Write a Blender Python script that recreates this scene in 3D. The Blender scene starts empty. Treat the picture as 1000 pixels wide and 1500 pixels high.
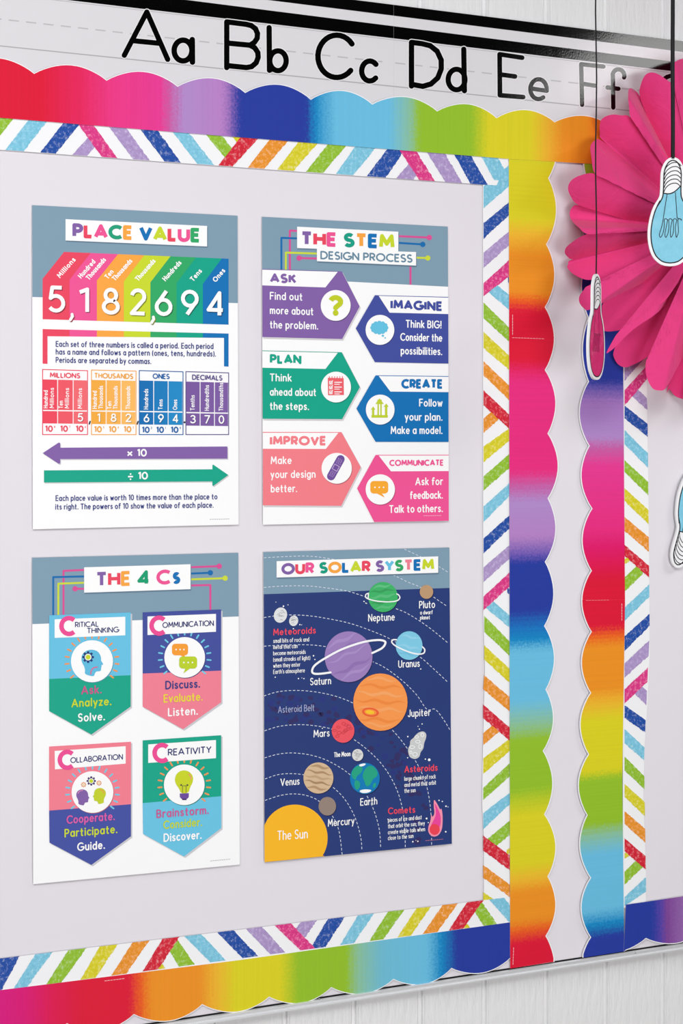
import bpy, bmesh, math, random
from mathutils import Vector, Matrix
random.seed(7)
SC = bpy.context.scene
COL = SC.collection
# ------------------------------------------------------------------ camera
F = 2738.0                      # focal length in pixels of the 1000 x 1500 frame
PSI = math.radians(28.0)        # how far the camera is turned along the wall
DIST = 3.0
HOR = 668.0                     # image row of the eye level
EYE = 1.70
CAM = Vector((-DIST*math.sin(PSI), -DIST*math.cos(PSI), EYE))
FWD = Vector((math.sin(PSI), math.cos(PSI), 0))
RGT = Vector((math.cos(PSI), -math.sin(PSI), 0))
UP = Vector((0, 0, 1))
cd = bpy.data.cameras.new('camera'); cam = bpy.data.objects.new('camera', cd); COL.objects.link(cam)
cam.location = CAM
cam.rotation_euler = (math.radians(90), 0, -PSI)
cd.sensor_fit = 'VERTICAL'; cd.sensor_height = 36; cd.sensor_width = 24
cd.lens = F/1500*36
cd.shift_y = (HOR-750)/1500
cd.clip_start = 0.05
SC.camera = cam
# ------------------------------------------------------------------ world, lights, exposure
SC.view_settings.view_transform = 'Standard'
SC.view_settings.look = 'None'
SC.view_settings.exposure = -0.90
SC.view_settings.gamma = 1
w = bpy.data.worlds.new('world'); SC.world = w; w.use_nodes = True
w.node_tree.nodes['Background'].inputs[0].default_value = (0.9, 0.95, 1.0, 1)
w.node_tree.nodes['Background'].inputs[1].default_value = 0.08
def area(name, loc, target, sx, sy, power, col=(1, 1, 1)):
    l = bpy.data.lights.new(name, 'AREA'); l.shape = 'RECTANGLE'; l.size = sx; l.size_y = sy
    l.energy = power; l.color = col
    o = bpy.data.objects.new(name, l); COL.objects.link(o); o.location = loc
    o.rotation_euler = (Vector(target)-Vector(loc)).to_track_quat('-Z', 'Y').to_euler()
    return o
area('added_key_light', (-1.7, -2.7, 3.35), (0.1, 0, 1.5), 2.4, 1.4, 215, (1, 0.995, 1))  # added key light from the upper left, no window behind it
area('added_front_fill', (-0.45, -4.4, 0.95), (0.1, 0, 1.1), 1.8, 1.5, 165, (1, 0.995, 1))  # added low fill that lifts the lower board and wall
_lamp = area('ceiling_lamp', (1.79, -1.11, 2.69), (1.79, -1.11, 0), 1.0, 0.85, 40, (1, 1, 0.99))
_lamp.rotation_euler = (0, 0, math.radians(17))

# ------------------------------------------------------------------ helpers
def P(px, py, d=0.0):
    """the point of the plane d in front of the board that the given frame pixel looks at"""
    r = FWD + RGT*((px-500)/F) + UP*((HOR-py)/F)
    t = (-d-CAM.y)/r.y
    return CAM + r*t
def lin(c):
    c = c/255
    return c/12.92 if c <= .04045 else ((c+.055)/1.055)**2.4
ALB = 0.90
def L(rgb): return (lin(rgb[0])*ALB, lin(rgb[1])*ALB, lin(rgb[2])*ALB, 1)
MATS = {}
def mat(rgb, rough=.55, spec=.25, key=None):
    k = key or ('ink_%d_%d_%d_%d_%d' % (*rgb, int(rough*100), int(spec*100)))
    if k in MATS: return MATS[k]
    m = bpy.data.materials.new(k); m.use_nodes = True
    b = m.node_tree.nodes['Principled BSDF']
    b.inputs['Base Color'].default_value = L(rgb)
    b.inputs['Roughness'].default_value = rough
    b.inputs['Specular IOR Level'].default_value = spec
    MATS[k] = m
    return m
def mesh_obj(name, verts, faces, mats, fmat=None, parent=None, origin=None, smooth=False, uvs=None):
    me = bpy.data.meshes.new(name)
    og = Vector(origin) if origin is not None else Vector((0, 0, 0))
    me.from_pydata([Vector(v)-og for v in verts], [], faces)
    for m in mats: me.materials.append(m)
    if fmat:
        for p, i in zip(me.polygons, fmat): p.material_index = i
    if smooth:
        for p in me.polygons: p.use_smooth = True
    if uvs:
        uv = me.uv_layers.new(name='UVMap')
        for lp in me.loops: uv.data[lp.index].uv = uvs[lp.vertex_index]
    me.update()
    o = bpy.data.objects.new(name, me); COL.objects.link(o)
    if parent is not None: o.parent = parent
    else: o.location = og
    return o
def tag(o, label=None, cat=None, group=None, kind=None):
    if label: o['label'] = label
    if cat: o['category'] = cat
    if group: o['group'] = group
    if kind: o['kind'] = kind
    return o
def empty(name, loc, label, cat, group=None):
    o = bpy.data.objects.new(name, None); COL.objects.link(o); o.location = loc; o.empty_display_size = .05
    return tag(o, label, cat, group)
EPS = 0.00012
class Ink:
    """flat printed shapes on a sheet, collected into one mesh; coordinates are frame pixels on the plane d"""
    def __init__(s, d): s.d = d; s.v = []; s.f = []; s.m = []; s.mats = []
    def lift(s, layer):
        # every piece of ink lies a few microns over the one before, as overprinting does
        s.c = (getattr(s, 'c', 0)+1) % 23
        return layer+s.c*.04
    def mi(s, m):
        if isinstance(m, tuple): m = mat(m)
        if m not in s.mats: s.mats.append(m)
        return s.mats.index(m)
    def poly(s, pts, m, layer=1):
        n = len(s.v); layer = s.lift(layer); s.v += [(x, y, layer) for x, y in pts]
        s.f.append(list(range(n, n+len(pts)))); s.m.append(s.mi(m))
    def quad(s, x0, y0, x1, y1, m, layer=1, sl=0.0):
        s.poly([(x0, y0), (x1, y0+sl*(x1-x0)), (x1, y1+sl*(x1-x0)), (x0, y1)], m, layer)
    def ell(s, cx, cy, rx, ry, m, layer=1, n=40, rot=0):
        c, q = math.cos(rot), math.sin(rot); pts = []
        for i in range(n):
            a = 2*math.pi*i/n; x, y = rx*math.cos(a), ry*math.sin(a)
            pts.append((cx+x*c-y*q, cy+x*q+y*c))
        s.poly(pts, m, layer)
    def stroke(s, pts, w, m, layer=1, closed=False, caps='round'):
        pts = [Vector(p) for p in pts]
        q = [pts[0]]
        for p in pts[1:]:
            if (p-q[-1]).length > 1e-4: q.append(p)
        pts = q
        if closed and (pts[0]-pts[-1]).length < 1e-3: pts.pop()
        if len(pts) < 2: return
        h = w/2; n = len(pts); mi = s.mi(m)
        def disc(p):
            k = 10 if w < 4 else 18
            b = len(s.v); lay = s.lift(layer)
            s.v += [(p.x+h*math.cos(2*math.pi*i/k), p.y+h*math.sin(2*math.pi*i/k), lay) for i in range(k)]
            s.f.append(list(range(b, b+k))); s.m.append(mi)
        L_, R_ = [], []
        sharp = set()
        segs = n if closed else n-1
        dirs = [(pts[(i+1) % n]-pts[i]).normalized() for i in range(segs)]
        def nrm(d): return Vector((-d.y, d.x))
        for i in range(segs):
            a, b = pts[i], pts[(i+1) % n]
            def miter(j, dj):
                if closed: d0, d1 = dirs[(j-1) % n], dirs[j % n]
                else:
                    if j == 0 or j == n-1: return nrm(dj)*h
                    d0, d1 = dirs[j-1], dirs[j]
                c = d0.dot(d1)
                if c < .7: sharp.add(j % n); return nrm(dj)*h
                t = nrm(d0)+nrm(d1); t.normalize()
                return t*(h/max(.5, t.dot(nrm(dj))))
            na, nb = miter(i, dirs[i]), miter(i+1 if not closed else (i+1) % n, dirs[i])
            k = len(s.v); lay = s.lift(layer)
            for p in (a+na, b+nb, b-nb, a-na): s.v.append((p.x, p.y, lay))
            s.f.append([k, k+1, k+2, k+3]); s.m.append(mi)
        for j in sharp: disc(pts[j])
        if not closed and caps == 'round': disc(pts[0]); disc(pts[-1])
    def dashes(s, pts, on, off, w, m, layer=1):
        pts = [Vector(p) for p in pts]; pos = 0; seg = []; ln = on; draw = True
        cur = [pts[0]]
        for i in range(len(pts)-1):
            a, b = pts[i], pts[i+1]; d = (b-a).length; t = 0
            while d-t > ln:
                t += ln; p = a+(b-a)*(t/d); cur.append(p)
                if draw: s.stroke(cur, w, m, layer, caps='butt')
                draw = not draw; ln = on if draw else off; cur = [p]
            ln -= d-t; cur.append(b)
    def build(s, name, parent, origin, label=None):
        vs = [P(x, y, s.d+EPS*l) for x, y, l in s.v]
        o = mesh_obj(name, vs, s.f, s.mats, s.m, parent, origin)
        if label: o['label'] = label
        return o
def arc(cx, cy, rx, ry, a0, a1, n=None):
    n = n or max(4, int(abs(a1-a0)/15))
    return [(cx+rx*math.cos(math.radians(a0+(a1-a0)*i/n)), cy+ry*math.sin(math.radians(a0+(a1-a0)*i/n))) for i in range(n+1)]
def smooth(pts, it=2, closed=False):
    """Chaikin corner cutting"""
    for _ in range(it):
        q = []; n = len(pts)
        for i in range(n if closed else n-1):
            a, b = pts[i], pts[(i+1) % n]
            q += [(a[0]*.75+b[0]*.25, a[1]*.75+b[1]*.25), (a[0]*.25+b[0]*.75, a[1]*.25+b[1]*.75)]
        pts = q if closed else [pts[0]]+q+[pts[-1]]
    return pts
def spline(pts, n=8, closed=False):
    """Catmull-Rom through the points"""
    out = []; m = len(pts)
    g = (lambda i: pts[i % m]) if closed else (lambda i: pts[max(0, min(m-1, i))])
    for i in range(m if closed else m-1):
        p0, p1, p2, p3 = g(i-1), g(i), g(i+1), g(i+2)
        for k in range(n):
            t = k/n
            out.append(tuple(.5*((2*p1[j])+(-p0[j]+p2[j])*t+(2*p0[j]-5*p1[j]+4*p2[j]-p3[j])*t*t+(-p0[j]+3*p1[j]-3*p2[j]+p3[j])*t**3) for j in (0, 1)))
    if not closed: out.append(tuple(pts[-1]))
    return out
# ------------------------------------------------------------------ a skeleton alphabet: cap height 1, baseline 0
X = .66
def _o(cx=.29, rx=.29): return arc(cx, X/2, rx, X/2, 90, 450, 20)
GL = {
'A': (.80, [[(0, 0), (.4, 1), (.8, 0)], [(.13, .30), (.67, .30)]]),
'B': (.58, [[(0, 0), (0, 1), (.28, 1)]+arc(.28, .765, .24, .235, 90, -90)+[(0, .53)], [(.26, .53)]+arc(.30, .265, .28, .265, 90, -90)+[(0, 0)]]),
'C': (.80, [arc(.5, .5, .5, .5, 48, 312, 20)]),
'D': (.76, [[(0, 0), (0, 1), (.26, 1)]+arc(.26, .5, .5, .5, 90, -90)+[(0, 0)]]),
'E': (.50, [[(.5, 1), (0, 1), (0, 0), (.5, 0)], [(0, .52), (.45, .52)]]),
'F': (.50, [[(.5, 1), (0, 1), (0, 0)], [(0, .52), (.44, .52)]]),
'G': (.92, [arc(.5, .5, .5, .5, 50, 345, 20)+[(.94, .46), (.56, .46)]]),
'H': (.66, [[(0, 0), (0, 1)], [(.66, 0), (.66, 1)], [(0, .52), (.66, .52)]]),
'I': (.0, [[(0, 0), (0, 1)]]),
'J': (.40, [[(.4, 1), (.4, .24)]+arc(.2, .24, .2, .24, 0, -160)]),
'K': (.60, [[(0, 0), (0, 1)], [(.56, 1), (0, .42)], [(.2, .6), (.6, 0)]]),
'L': (.46, [[(0, 1), (0, 0), (.46, 0)]]),
'M': (.86, [[(0, 0), (.08, 1), (.43, .28), (.78, 1), (.86, 0)]]),
'N': (.70, [[(0, 0), (0, 1), (.70, 0), (.70, 1)]]),
'O': (1.0, [arc(.5, .5, .5, .5, 90, 450, 24)]),
'P': (.54, [[(0, 0), (0, 1), (.27, 1)]+arc(.27, .73, .27, .27, 90, -90)+[(0, .46)]]),
'Q': (1.0, [arc(.5, .5, .5, .5, 90, 450, 24), [(.62, .3), (.95, -.04)]]),
'R': (.56, [[(0, 0), (0, 1), (.27, 1)]+arc(.27, .73, .27, .27, 90, -90)+[(0, .46)], [(.25, .46), (.56, 0)]]),
'S': (.54, [arc(.28, .75, .25, .25, 35, 270, 12)+arc(.27, .25, .27, .25, 90, -150, 12)]),
'T': (.62, [[(0, 1), (.62, 1)], [(.31, 1), (.31, 0)]]),
'U': (.66, [[(0, 1), (0, .33)]+arc(.33, .33, .33, .33, 180, 360)+[(.66, 1)]]),
'V': (.74, [[(0, 1), (.37, 0), (.74, 1)]]),
'W': (1.06, [[(0, 1), (.27, 0), (.53, .85), (.79, 0), (1.06, 1)]]),
'X': (.64, [[(0, 1), (.64, 0)], [(.64, 1), (0, 0)]]),
'Y': (.66, [[(0, 1), (.33, .48), (.66, 1)], [(.33, .48), (.33, 0)]]),
'Z': (.60, [[(0, 1), (.6, 1), (0, 0), (.6, 0)]]),
'a': (.54, [_o(.27, .27), [(.54, X), (.54, 0)]]),
'b': (.54, [_o(.27, .27), [(0, 1), (0, 0)]]),
'c': (.46, [arc(.28, X/2, .28, X/2, 50, 310, 14)]),
'd': (.54, [_o(.27, .27), [(.54, 1), (.54, 0)]]),
'e': (.54, [[(.02, X*.52), (.54, X*.52)]+arc(.27, X/2, .27, X/2, 3, 312, 16)]),
'f': (.36, [arc(.26, .82, .14, .18, 40, 180, 6)+[(.12, 0)], [(0, .62), (.32, .62)]]),
'g': (.54, [_o(.27, .27), [(.54, X), (.54, -.06)]+arc(.28, -.06, .26, .24, 0, -150, 8)]),
'h': (.50, [[(0, 1), (0, 0)], [(0, .36)]+arc(.25, .40, .25, X-.40, 180, 0)+[(.5, 0)]]),
'i': (.0, [[(0, X), (0, 0)], [(0, .92), (0, .935)]]),
'j': (.12, [[(.12, X), (.12, -.1)]+arc(-.04, -.1, .16, .18, 0, -120, 6), [(.12, .92), (.12, .935)]]),
'k': (.46, [[(0, 1), (0, 0)], [(.42, X), (0, .25)], [(.15, .38), (.46, 0)]]),
'l': (.0, [[(0, 1), (0, 0)]]),
'm': (.80, [[(0, X), (0, 0)], [(0, .38)]+arc(.2, .42, .2, X-.42, 180, 0)+[(.4, 0)], [(.4, .38)]+arc(.6, .42, .2, X-.42, 180, 0)+[(.8, 0)]]),
'n': (.48, [[(0, X), (0, 0)], [(0, .36)]+arc(.24, .40, .24, X-.40, 180, 0)+[(.48, 0)]]),
'o': (.56, [_o(.28, .28)]),
'p': (.54, [_o(.27, .27), [(0, X), (0, -.32)]]),
'q': (.54, [_o(.27, .27), [(.54, X), (.54, -.32)]]),
'r': (.30, [[(0, X), (0, 0)], [(0, .34)]+arc(.24, .36, .24, X-.36, 180, 70, 6)]),
's': (.38, [arc(.2, X*.75, .175, X*.25, 35, 270, 8)+arc(.19, X*.25, .19, X*.25, 90, -150, 8)]),
't': (.34, [[(.13, .92), (.13, .12)]+arc(.25, .12, .12, .12, 180, 290, 5), [(0, .62), (.30, .62)]]),
'u': (.48, [[(0, X), (0, .26)]+arc(.24, .26, .24, .26, 180, 360)+[(.48, X)], [(.48, .3), (.48, 0)]]),
'v': (.48, [[(0, X), (.24, 0), (.48, X)]]),
'w': (.74, [[(0, X), (.19, 0), (.37, X*.85), (.55, 0), (.74, X)]]),
'x': (.44, [[(0, X), (.44, 0)], [(.44, X), (0, 0)]]),
'y': (.48, [[(0, X), (.25, .02)], [(.48, X), (.14, -.32)]]),
'z': (.42, [[(0, X), (.42, X), (0, 0), (.42, 0)]]),
'0': (.60, [arc(.3, .5, .3, .5, 90, 450, 20)]),
'1': (.22, [[(0, .86), (.22, 1), (.22, 0)]]),
'2': (.56, [arc(.28, .73, .27, .27, 170, -30, 10)+[(0, 0), (.56, 0)]]),
'3': (.54, [arc(.26, .76, .24, .24, 150, -80, 10), arc(.26, .27, .28, .27, 85, -150, 12)]),
'4': (.68, [[(.52, 0), (.52, 1), (0, .24), (.68, .24)]]),
'5': (.54, [[(.48, 1), (.12, 1), (.06, .54)]+arc(.26, .32, .28, .32, 125, -145, 14)]),
'6': (.60, [[(.42, 1), (.05, .46)], arc(.3, .31, .3, .31, 90, 450, 18)]),
'7': (.54, [[(0, 1), (.54, 1), (.14, 0)]]),
'8': (.58, [arc(.29, .76, .22, .24, 90, 450, 16), arc(.29, .26, .29, .26, 90, 450, 18)]),
'9': (.60, [[(.18, 0), (.55, .54)], arc(.3, .69, .3, .31, 90, 450, 18)]),
'.': (.04, [[(0, .02), (.02, .02)]]),
',': (.08, [[(.07, .04), (.0, -.16)]]),
'!': (.0, [[(0, 1), (0, .3)], [(0, .02), (0, .035)]]),
'?': (.46, [arc(.23, .74, .23, .26, 165, -60, 10)+[(.23, .36), (.23, .28)], [(.23, .02), (.23, .035)]]),
'(': (.16, [arc(.3, .42, .3, .66, 130, 230, 8)]),
')': (.16, [arc(-.14, .42, .3, .66, 50, -50, 8)]),
"'": (.0, [[(0, 1), (0, .8)]]),
';': (.08, [[(.07, .04), (.0, -.16)], [(.06, .5), (.06, .515)]]),
'x*': (.56, [[(0, .05), (.56, .68)], [(0, .68), (.56, .05)]]),
'/*': (.62, [[(0, .38), (.62, .38)], [(.31, .78), (.31, .795)], [(.31, -.04), (.31, -.025)]]),
'-': (.3, [[(0, .36), (.3, .36)]]),
'@': (1.0, [arc(.5, .5, .5, .5, 90, 450, 20), arc(.5, .5, .22, .25, 50, 310, 10)]),
}
def text(ink, s, x0, y0, x1, y1, h, w, col, layer=3, caps='round', track=.20, space=.42, rot=False, jit=0.0, halo=None):
    if caps == 'butt' and track > .1: track *= .55
    """writes s from (x0,y0) to (x1,y1) along the baseline; h cap height, w stroke width in frame pixels"""
    if caps == 'round' and w < 2.5: w *= .86
    toks = s if isinstance(s, list) else list(s)
    hh = h-w
    adv, pen = [], 0.0
    wn = w/max(hh, .1)
    gap = track+wn*(.85 if caps == 'round' else .66)
    first = True
    for ch in toks:
        if ch == ' ':
            pen += space; adv.append(None); continue
        g = GL[ch]
        adv.append(pen); pen += g[0]+gap
    total = pen-gap
    v = Vector((x1-x0, y1-y0)); ln = v.length; u = v/ln
    up = Vector((u.y, -u.x)) if rot else Vector((0, -1))
    sx = (ln-w)/max(total, .01)
    o = Vector((x0, y0))+u*(w/2)+up*(w/2)
    ci = 0
    for ch, a in zip(toks, adv):
        if a is None: continue
        c = col[ci % len(col)] if isinstance(col, list) else col
        ci += 1
        j = random.uniform(-jit, jit)
        for st in GL[ch][1]:
            pts = [o+u*((a+x)*sx)+up*((y+j)*hh) for x, y in st]
            closed = len(st) > 8 and abs(st[0][0]-st[-1][0])+abs(st[0][1]-st[-1][1]) < 1e-3
            if halo: ink.stroke(pts, w+halo[0], halo[1], layer-1, closed, 'round')
            dot = max(abs(p[0]-st[0][0])+abs(p[1]-st[0][1]) for p in st) < .05
            ink.stroke(pts, w*(1.12 if dot else 1), c, layer, closed, 'round' if dot else caps)
# ------------------------------------------------------------------ surface materials
def nodes(m): return m.node_tree.nodes, m.node_tree.links
def bumpy(name, rgb, rough, spec, scale, strength, stretch=(1, 1, 1), detail=4, dist=.002):
    m = mat(rgb, rough, spec, key=name); n, l = nodes(m); b = n['Principled BSDF']
    tc = n.new('ShaderNodeTexCoord'); mp = n.new('ShaderNodeMapping'); mp.inputs['Scale'].default_value = stretch
    nz = n.new('ShaderNodeTexNoise'); nz.inputs['Scale'].default_value = scale; nz.inputs['Detail'].default_value = detail
    bp = n.new('ShaderNodeBump'); bp.inputs['Strength'].default_value = strength; bp.inputs['Distance'].default_value = dist
    l.new(tc.outputs['Object'], mp.inputs[0]); l.new(mp.outputs[0], nz.inputs['Vector'])
    l.new(nz.outputs['Fac'], bp.inputs['Height']); l.new(bp.outputs[0], b.inputs['Normal'])
    return m
M_WALL = bumpy('painted_panelling', (234, 234, 235), .42, .4, 60, .5, (2.2, 1, .55), 5, .004)
M_PAPER = bumpy('backing_paper', (230, 226, 232), .75, .15, 3.2, .25, (1, 1, 1), 3, .01)
M_BOARD = mat((236, 236, 238), .35, .4, 'whiteboard_enamel')
M_FLOOR = bumpy('floor_tile', (150, 145, 138), .5, .3, 12, .05)
M_CEIL = bumpy('ceiling_tile', (140, 142, 142), .9, .1, 90, .3)
M_CARD = mat((247, 247, 249), .5, .25, 'white_card')
M_GAP_SHADOW = mat((14, 14, 16), .6, .2, 'gap_shadow_black')
M_ALU = bpy.data.materials.new('aluminium'); M_ALU.use_nodes = True
_b = M_ALU.node_tree.nodes['Principled BSDF']; _b.inputs['Metallic'].default_value = .35; _b.inputs['Roughness'].default_value = .32
_b.inputs['Base Color'].default_value = (.78, .79, .81, 1)

# ------------------------------------------------------------------ the room
WY = 0.012                                     # wall face behind the board
gx = [P(px, 1465, -WY).x for px in (418, 524, 616, 713, 803, 888, 971)]
gs = (gx[-1]-gx[0])/6
Z_CEIL = 3.6
def build_wall():
    x0, x1 = -2.6, 3.2
    prof = [(x0, WY)]
    k0 = int(math.ceil((x0-gx[0])/gs)); k1 = int((x1-gx[0])/gs)
    for k in range(k0, k1+1):
        g = gx[0]+k*gs
        prof += [(g-.0065, WY), (g-.0035, WY+.0035), (g+.0015, WY+.0035), (g+.0030, WY-.0012), (g+.0060, WY-.0012), (g+.0075, WY)]
    prof += [(x1, WY)]
    prof += [(x1, WY+.1), (x0, WY+.1)]
    n = len(prof)
    vs = [(x, y, 0) for x, y in prof]+[(x, y, Z_CEIL) for x, y in prof]
    fs = [[i, (i+1) % n, n+(i+1) % n, n+i] for i in range(n)]+[list(range(n))[::-1], list(range(n, 2*n))]
    return mesh_obj('wall_back', vs, fs, [M_WALL])
tag(build_wall(), kind='structure')
def box(name, a, b, m, parent=None, origin=None):
    x0, y0, z0 = a; x1, y1, z1 = b
    v = [(x0, y0, z0), (x1, y0, z0), (x1, y1, z0), (x0, y1, z0), (x0, y0, z1), (x1, y0, z1), (x1, y1, z1), (x0, y1, z1)]
    f = [[0, 3, 2, 1], [4, 5, 6, 7], [0, 1, 5, 4], [1, 2, 6, 5], [2, 3, 7, 6], [3, 0, 4, 7]]
    return mesh_obj(name, v, f, [m], None, parent, origin)
tag(box('floor', (-2.6, -5, -.1), (3.2, WY, 0), M_FLOOR), kind='structure')
tag(box('ceiling', (-2.6, -5, Z_CEIL), (3.2, WY, Z_CEIL+.1), M_CEIL), kind='structure')

# ------------------------------------------------------------------ bulletin board with its rail
BX0, BX1 = -1.05, 1.25
ZR = P(740, 1421.5, .004).z                    # top of the rail
ZT = P(600, 14, 0).z                           # top of the board, behind the alphabet line
bo = Vector((.1, 0, ZR-.01))
board = empty('bulletin_board', bo, 'white classroom bulletin board with a thin aluminium rail along its bottom', 'board')
box('panel', (BX0, .0, ZR-.002), (BX1, .010, ZT), M_BOARD, board, bo)
box('gap_shadow', (BX0, -.0030, ZR-.0022), (BX1, .0, ZR+.0020), M_GAP_SHADOW, board, bo)  # black strip standing in for the shadow in the gap above the rail
def build_rail():
    # section of the rail: (y, z) seen from the end
    h = P(740, 1421.5, .004).z-P(740, 1430.5, .004).z
    s = [(.0112, ZR), (-.0040, ZR), (-.0075, ZR-.0012), (-.0075, ZR-.0028), (-.0055, ZR-.0034), (-.0055, ZR-h+.0026), (-.0085, ZR-h+.0020), (-.0085, ZR-h), (-.0060, ZR-h-.0006), (.0112, ZR-h-.0006)]
    n = len(s)
    v = [(BX0, y, z) for y, z in s]+[(BX1, y, z) for y, z in s]
    f = [[i, n+i, n+(i+1) % n, (i+1) % n] for i in range(n)]+[list(range(n)), list(range(n, 2*n))[::-1]]
    return mesh_obj('rail', v, f, [M_ALU], None, board, bo)
build_rail()
sc = [P(468, 1464.5, .0075), P(931, 1395.2, .0075)]
for p in sc:
    c = Vector((p.x, -.0056, p.z)); n = 12
    v = [(c.x+.0022*math.cos(2*math.pi*i/n), c.y-(.0008*j), c.z+.0022*math.sin(2*math.pi*i/n)) for j in (0, 1) for i in range(n)]
    f = [[i, (i+1) % n, n+(i+1) % n, n+i] for i in range(n)]+[list(range(n, 2*n)), list(range(n))[::-1]]
    mesh_obj('rivet', v, f, [mat((150, 152, 158), .35, .5)], None, board, bo)

def sheet(name, pts, d, th, m_edge, origin, parent=None, label=None):
    """a thin card cut to the outline, its face at distance d before the board"""
    fr = [P(x, y, d) for x, y in pts]
    n = len(fr)
    v = fr+[p+Vector((0, th, 0)) for p in fr]
    f = [list(range(n)), list(range(n, 2*n))[::-1]]+[[i, n+i, n+(i+1) % n, (i+1) % n] for i in range(n)]
    o = mesh_obj(name, v, f, [m_edge], None, parent, origin)
    return o
# paper covering the board
zb = ZR
bp = [(BX0+.01, zb+.0022), (BX1-.01, zb+.0022), (BX1-.01, ZT-.03), (BX0+.01, ZT-.03)]
v = [(x, -.0010, z) for x, z in bp]+[(x, -.0001, z) for x, z in bp]
f = [[0, 1, 2, 3], [7, 6, 5, 4]]+[[i, 4+i, 4+(i+1) % 4, (i+1) % 4] for i in range(4)]
o = mesh_obj('backing_paper', v, f, [M_PAPER], None, None, (.1, -.0005, zb+.002))
tag(o, 'plain pale lilac paper covering the whole board behind borders and posters', 'paper')

# ------------------------------------------------------------------ alphabet line
BLK = bumpy('gloss_black_print', (2, 2, 2), .10, .42, 300, .12, (1, 1, 1), 2, .0006)
M_STRIP = bumpy('laminated_white', (224, 222, 226), .16, .3, 260, .05, (1, 1, 1), 2, .0006)
GREY = mat((178, 176, 180), .2, .3)
HALO = mat((240, 238, 240), .2, .3)
D_STR = .0022
def lerp(a, b, t): return a+(b-a)*t
def yl(p, q):
    return lambda x: p[1]+(q[1]-p[1])*(x-p[0])/(q[0]-p[0])
y_top = yl((600, 10), (1000, 60.5)); y_b1 = yl((600, 26), (1000, 76))
y_b2 = yl((420, 18.5), (940, 84.5)); y_b3 = yl((90, -1), (940, 99))
y_dash = yl((0, 28), (844, 122)); y_base = yl((3, 67.5), (940, 164)); y_bot = yl((0, 120), (940, 205))
def strip_part(name, xa, xb, d, letters, label, grp=None):
    og = P((xa+xb)/2, y_bot((xa+xb)/2), d)
    pts = [(xa, y_bot(xa)), (xb, y_bot(xb)), (xb, y_top(xb)), (xa, y_top(xa))]
    o = sheet(name, pts, d, .0004, M_STRIP, og)
    tag(o, label, 'alphabet strip', 'alphabet strips above the board')
    k = Ink(d)
    for a, b in ((y_top, y_b1), (y_b2, y_b3)):
        k.poly([(xa, b(xa)), (xb, b(xb)), (xb, a(xb)), (xa, a(xa))], BLK, 1)
    k.build('black_band', o, og)
    k = Ink(d)
    k.stroke([(xa, y_base(xa)), (xb, y_base(xb))], 1.6, GREY, 1, caps='butt')
    k.stroke([(xa, y_b3(xa)+2.2), (xb, y_b3(xb)+2.2)], .8, GREY, 1, caps='butt')
    k.dashes([(xa+2, y_dash(xa)), (xb, y_dash(xb))], 15, 10.5, 1.8, mat((192, 191, 194), .2, .3), 1)
    k.build('writing_lines', o, og)
    for nm, strokes, w in letters:
        k = Ink(d)
        for st in strokes:
            cl = len(st) > 12 and abs(st[0][0]-st[-1][0])+abs(st[0][1]-st[-1][1]) < .01
            k.stroke(st, w+3.0, HALO, 2, cl)
            k.stroke(st, w+.6, BLK, 3, cl)
        k.build(nm, o, og)
def ring(cx, cy, rx, ry, rot=0): return arc(cx, cy, rx, ry, 0, 360, 40)
UA = 'capital_letter'; LA = 'small_letter'
strip_part('alphabet_strip', -420, 577.5, D_STR, [
    (UA, [[(182, 81), (215, 17.5), (245.5, 87)], [(193.5, 59.5), (234, 63.5)]], 7.2),
    (LA, [ring(268, 74, 13, 15.2), [(281.5, 58), (281.8, 91)]], 7.6),
    (UA, [[(332, 99), (332, 32), (360, 35.5)]+[(368, 37.5), (374, 42), (377, 49), (376.5, 56), (372.5, 62), (366, 66.2)]+[(332, 63)], [(366, 66.2), (373, 70), (377.5, 77), (378, 84), (375, 92), (368.5, 97.5), (361, 99)]+[(332, 96)]], 7.4),
    (LA, [ring(407, 89, 12, 14.5), [(394, 40.5), (394.6, 103)]], 7.4),
    (UA, [arc(493, 82.5, 27.5, 31, -36, -318, 26)], 7.6),
    (LA, [arc(541.5, 104, 12, 14.6, -42, -315, 18)], 7.4)],
    'left alphabet strip printed Aa Bb Cc above the board')
strip_part('alphabet_strip', 576.5, 1500, D_STR+.0006, [
    (UA, [[(602.5, 126), (602.5, 62), (618, 64)]+[(630, 67), (640, 75), (646, 88), (646, 101), (641, 114), (631, 123), (619, 126.5)]+[(602.5, 123.5)]], 7.4),
    (LA, [ring(668.5, 116.5, 12.3, 15), [(679, 72), (680, 133)]], 7.2),
    (UA, [[(764.5, 84.5), (731.5, 79.5), (732, 139.5), (766, 142.2)], [(732, 109), (754, 112)]], 6.4),
    (LA, [[(776.5, 129.5), (800.5, 133)]+arc(788.5, 130.6, 12, 14.6, 8, -305, 18)], 5.8),
    (UA, [[(883.5, 97.5), (851, 94), (852.3, 153.5)], [(852, 122.5), (871, 125.5)]], 5.8),
    (LA, [arc(905.5, 111, 8.6, 9.5, 15, -165, 12)+[(897.5, 120), (898, 157.5)], [(889.5, 128), (905.5, 130)]], 5.8),
    (UA, [arc(988, 146, 30, 36, -40, -330, 20)+[(1016, 150), (998, 148)]], 5.8)],
    'right alphabet strip printed Dd Ee Ff above the board')

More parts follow.
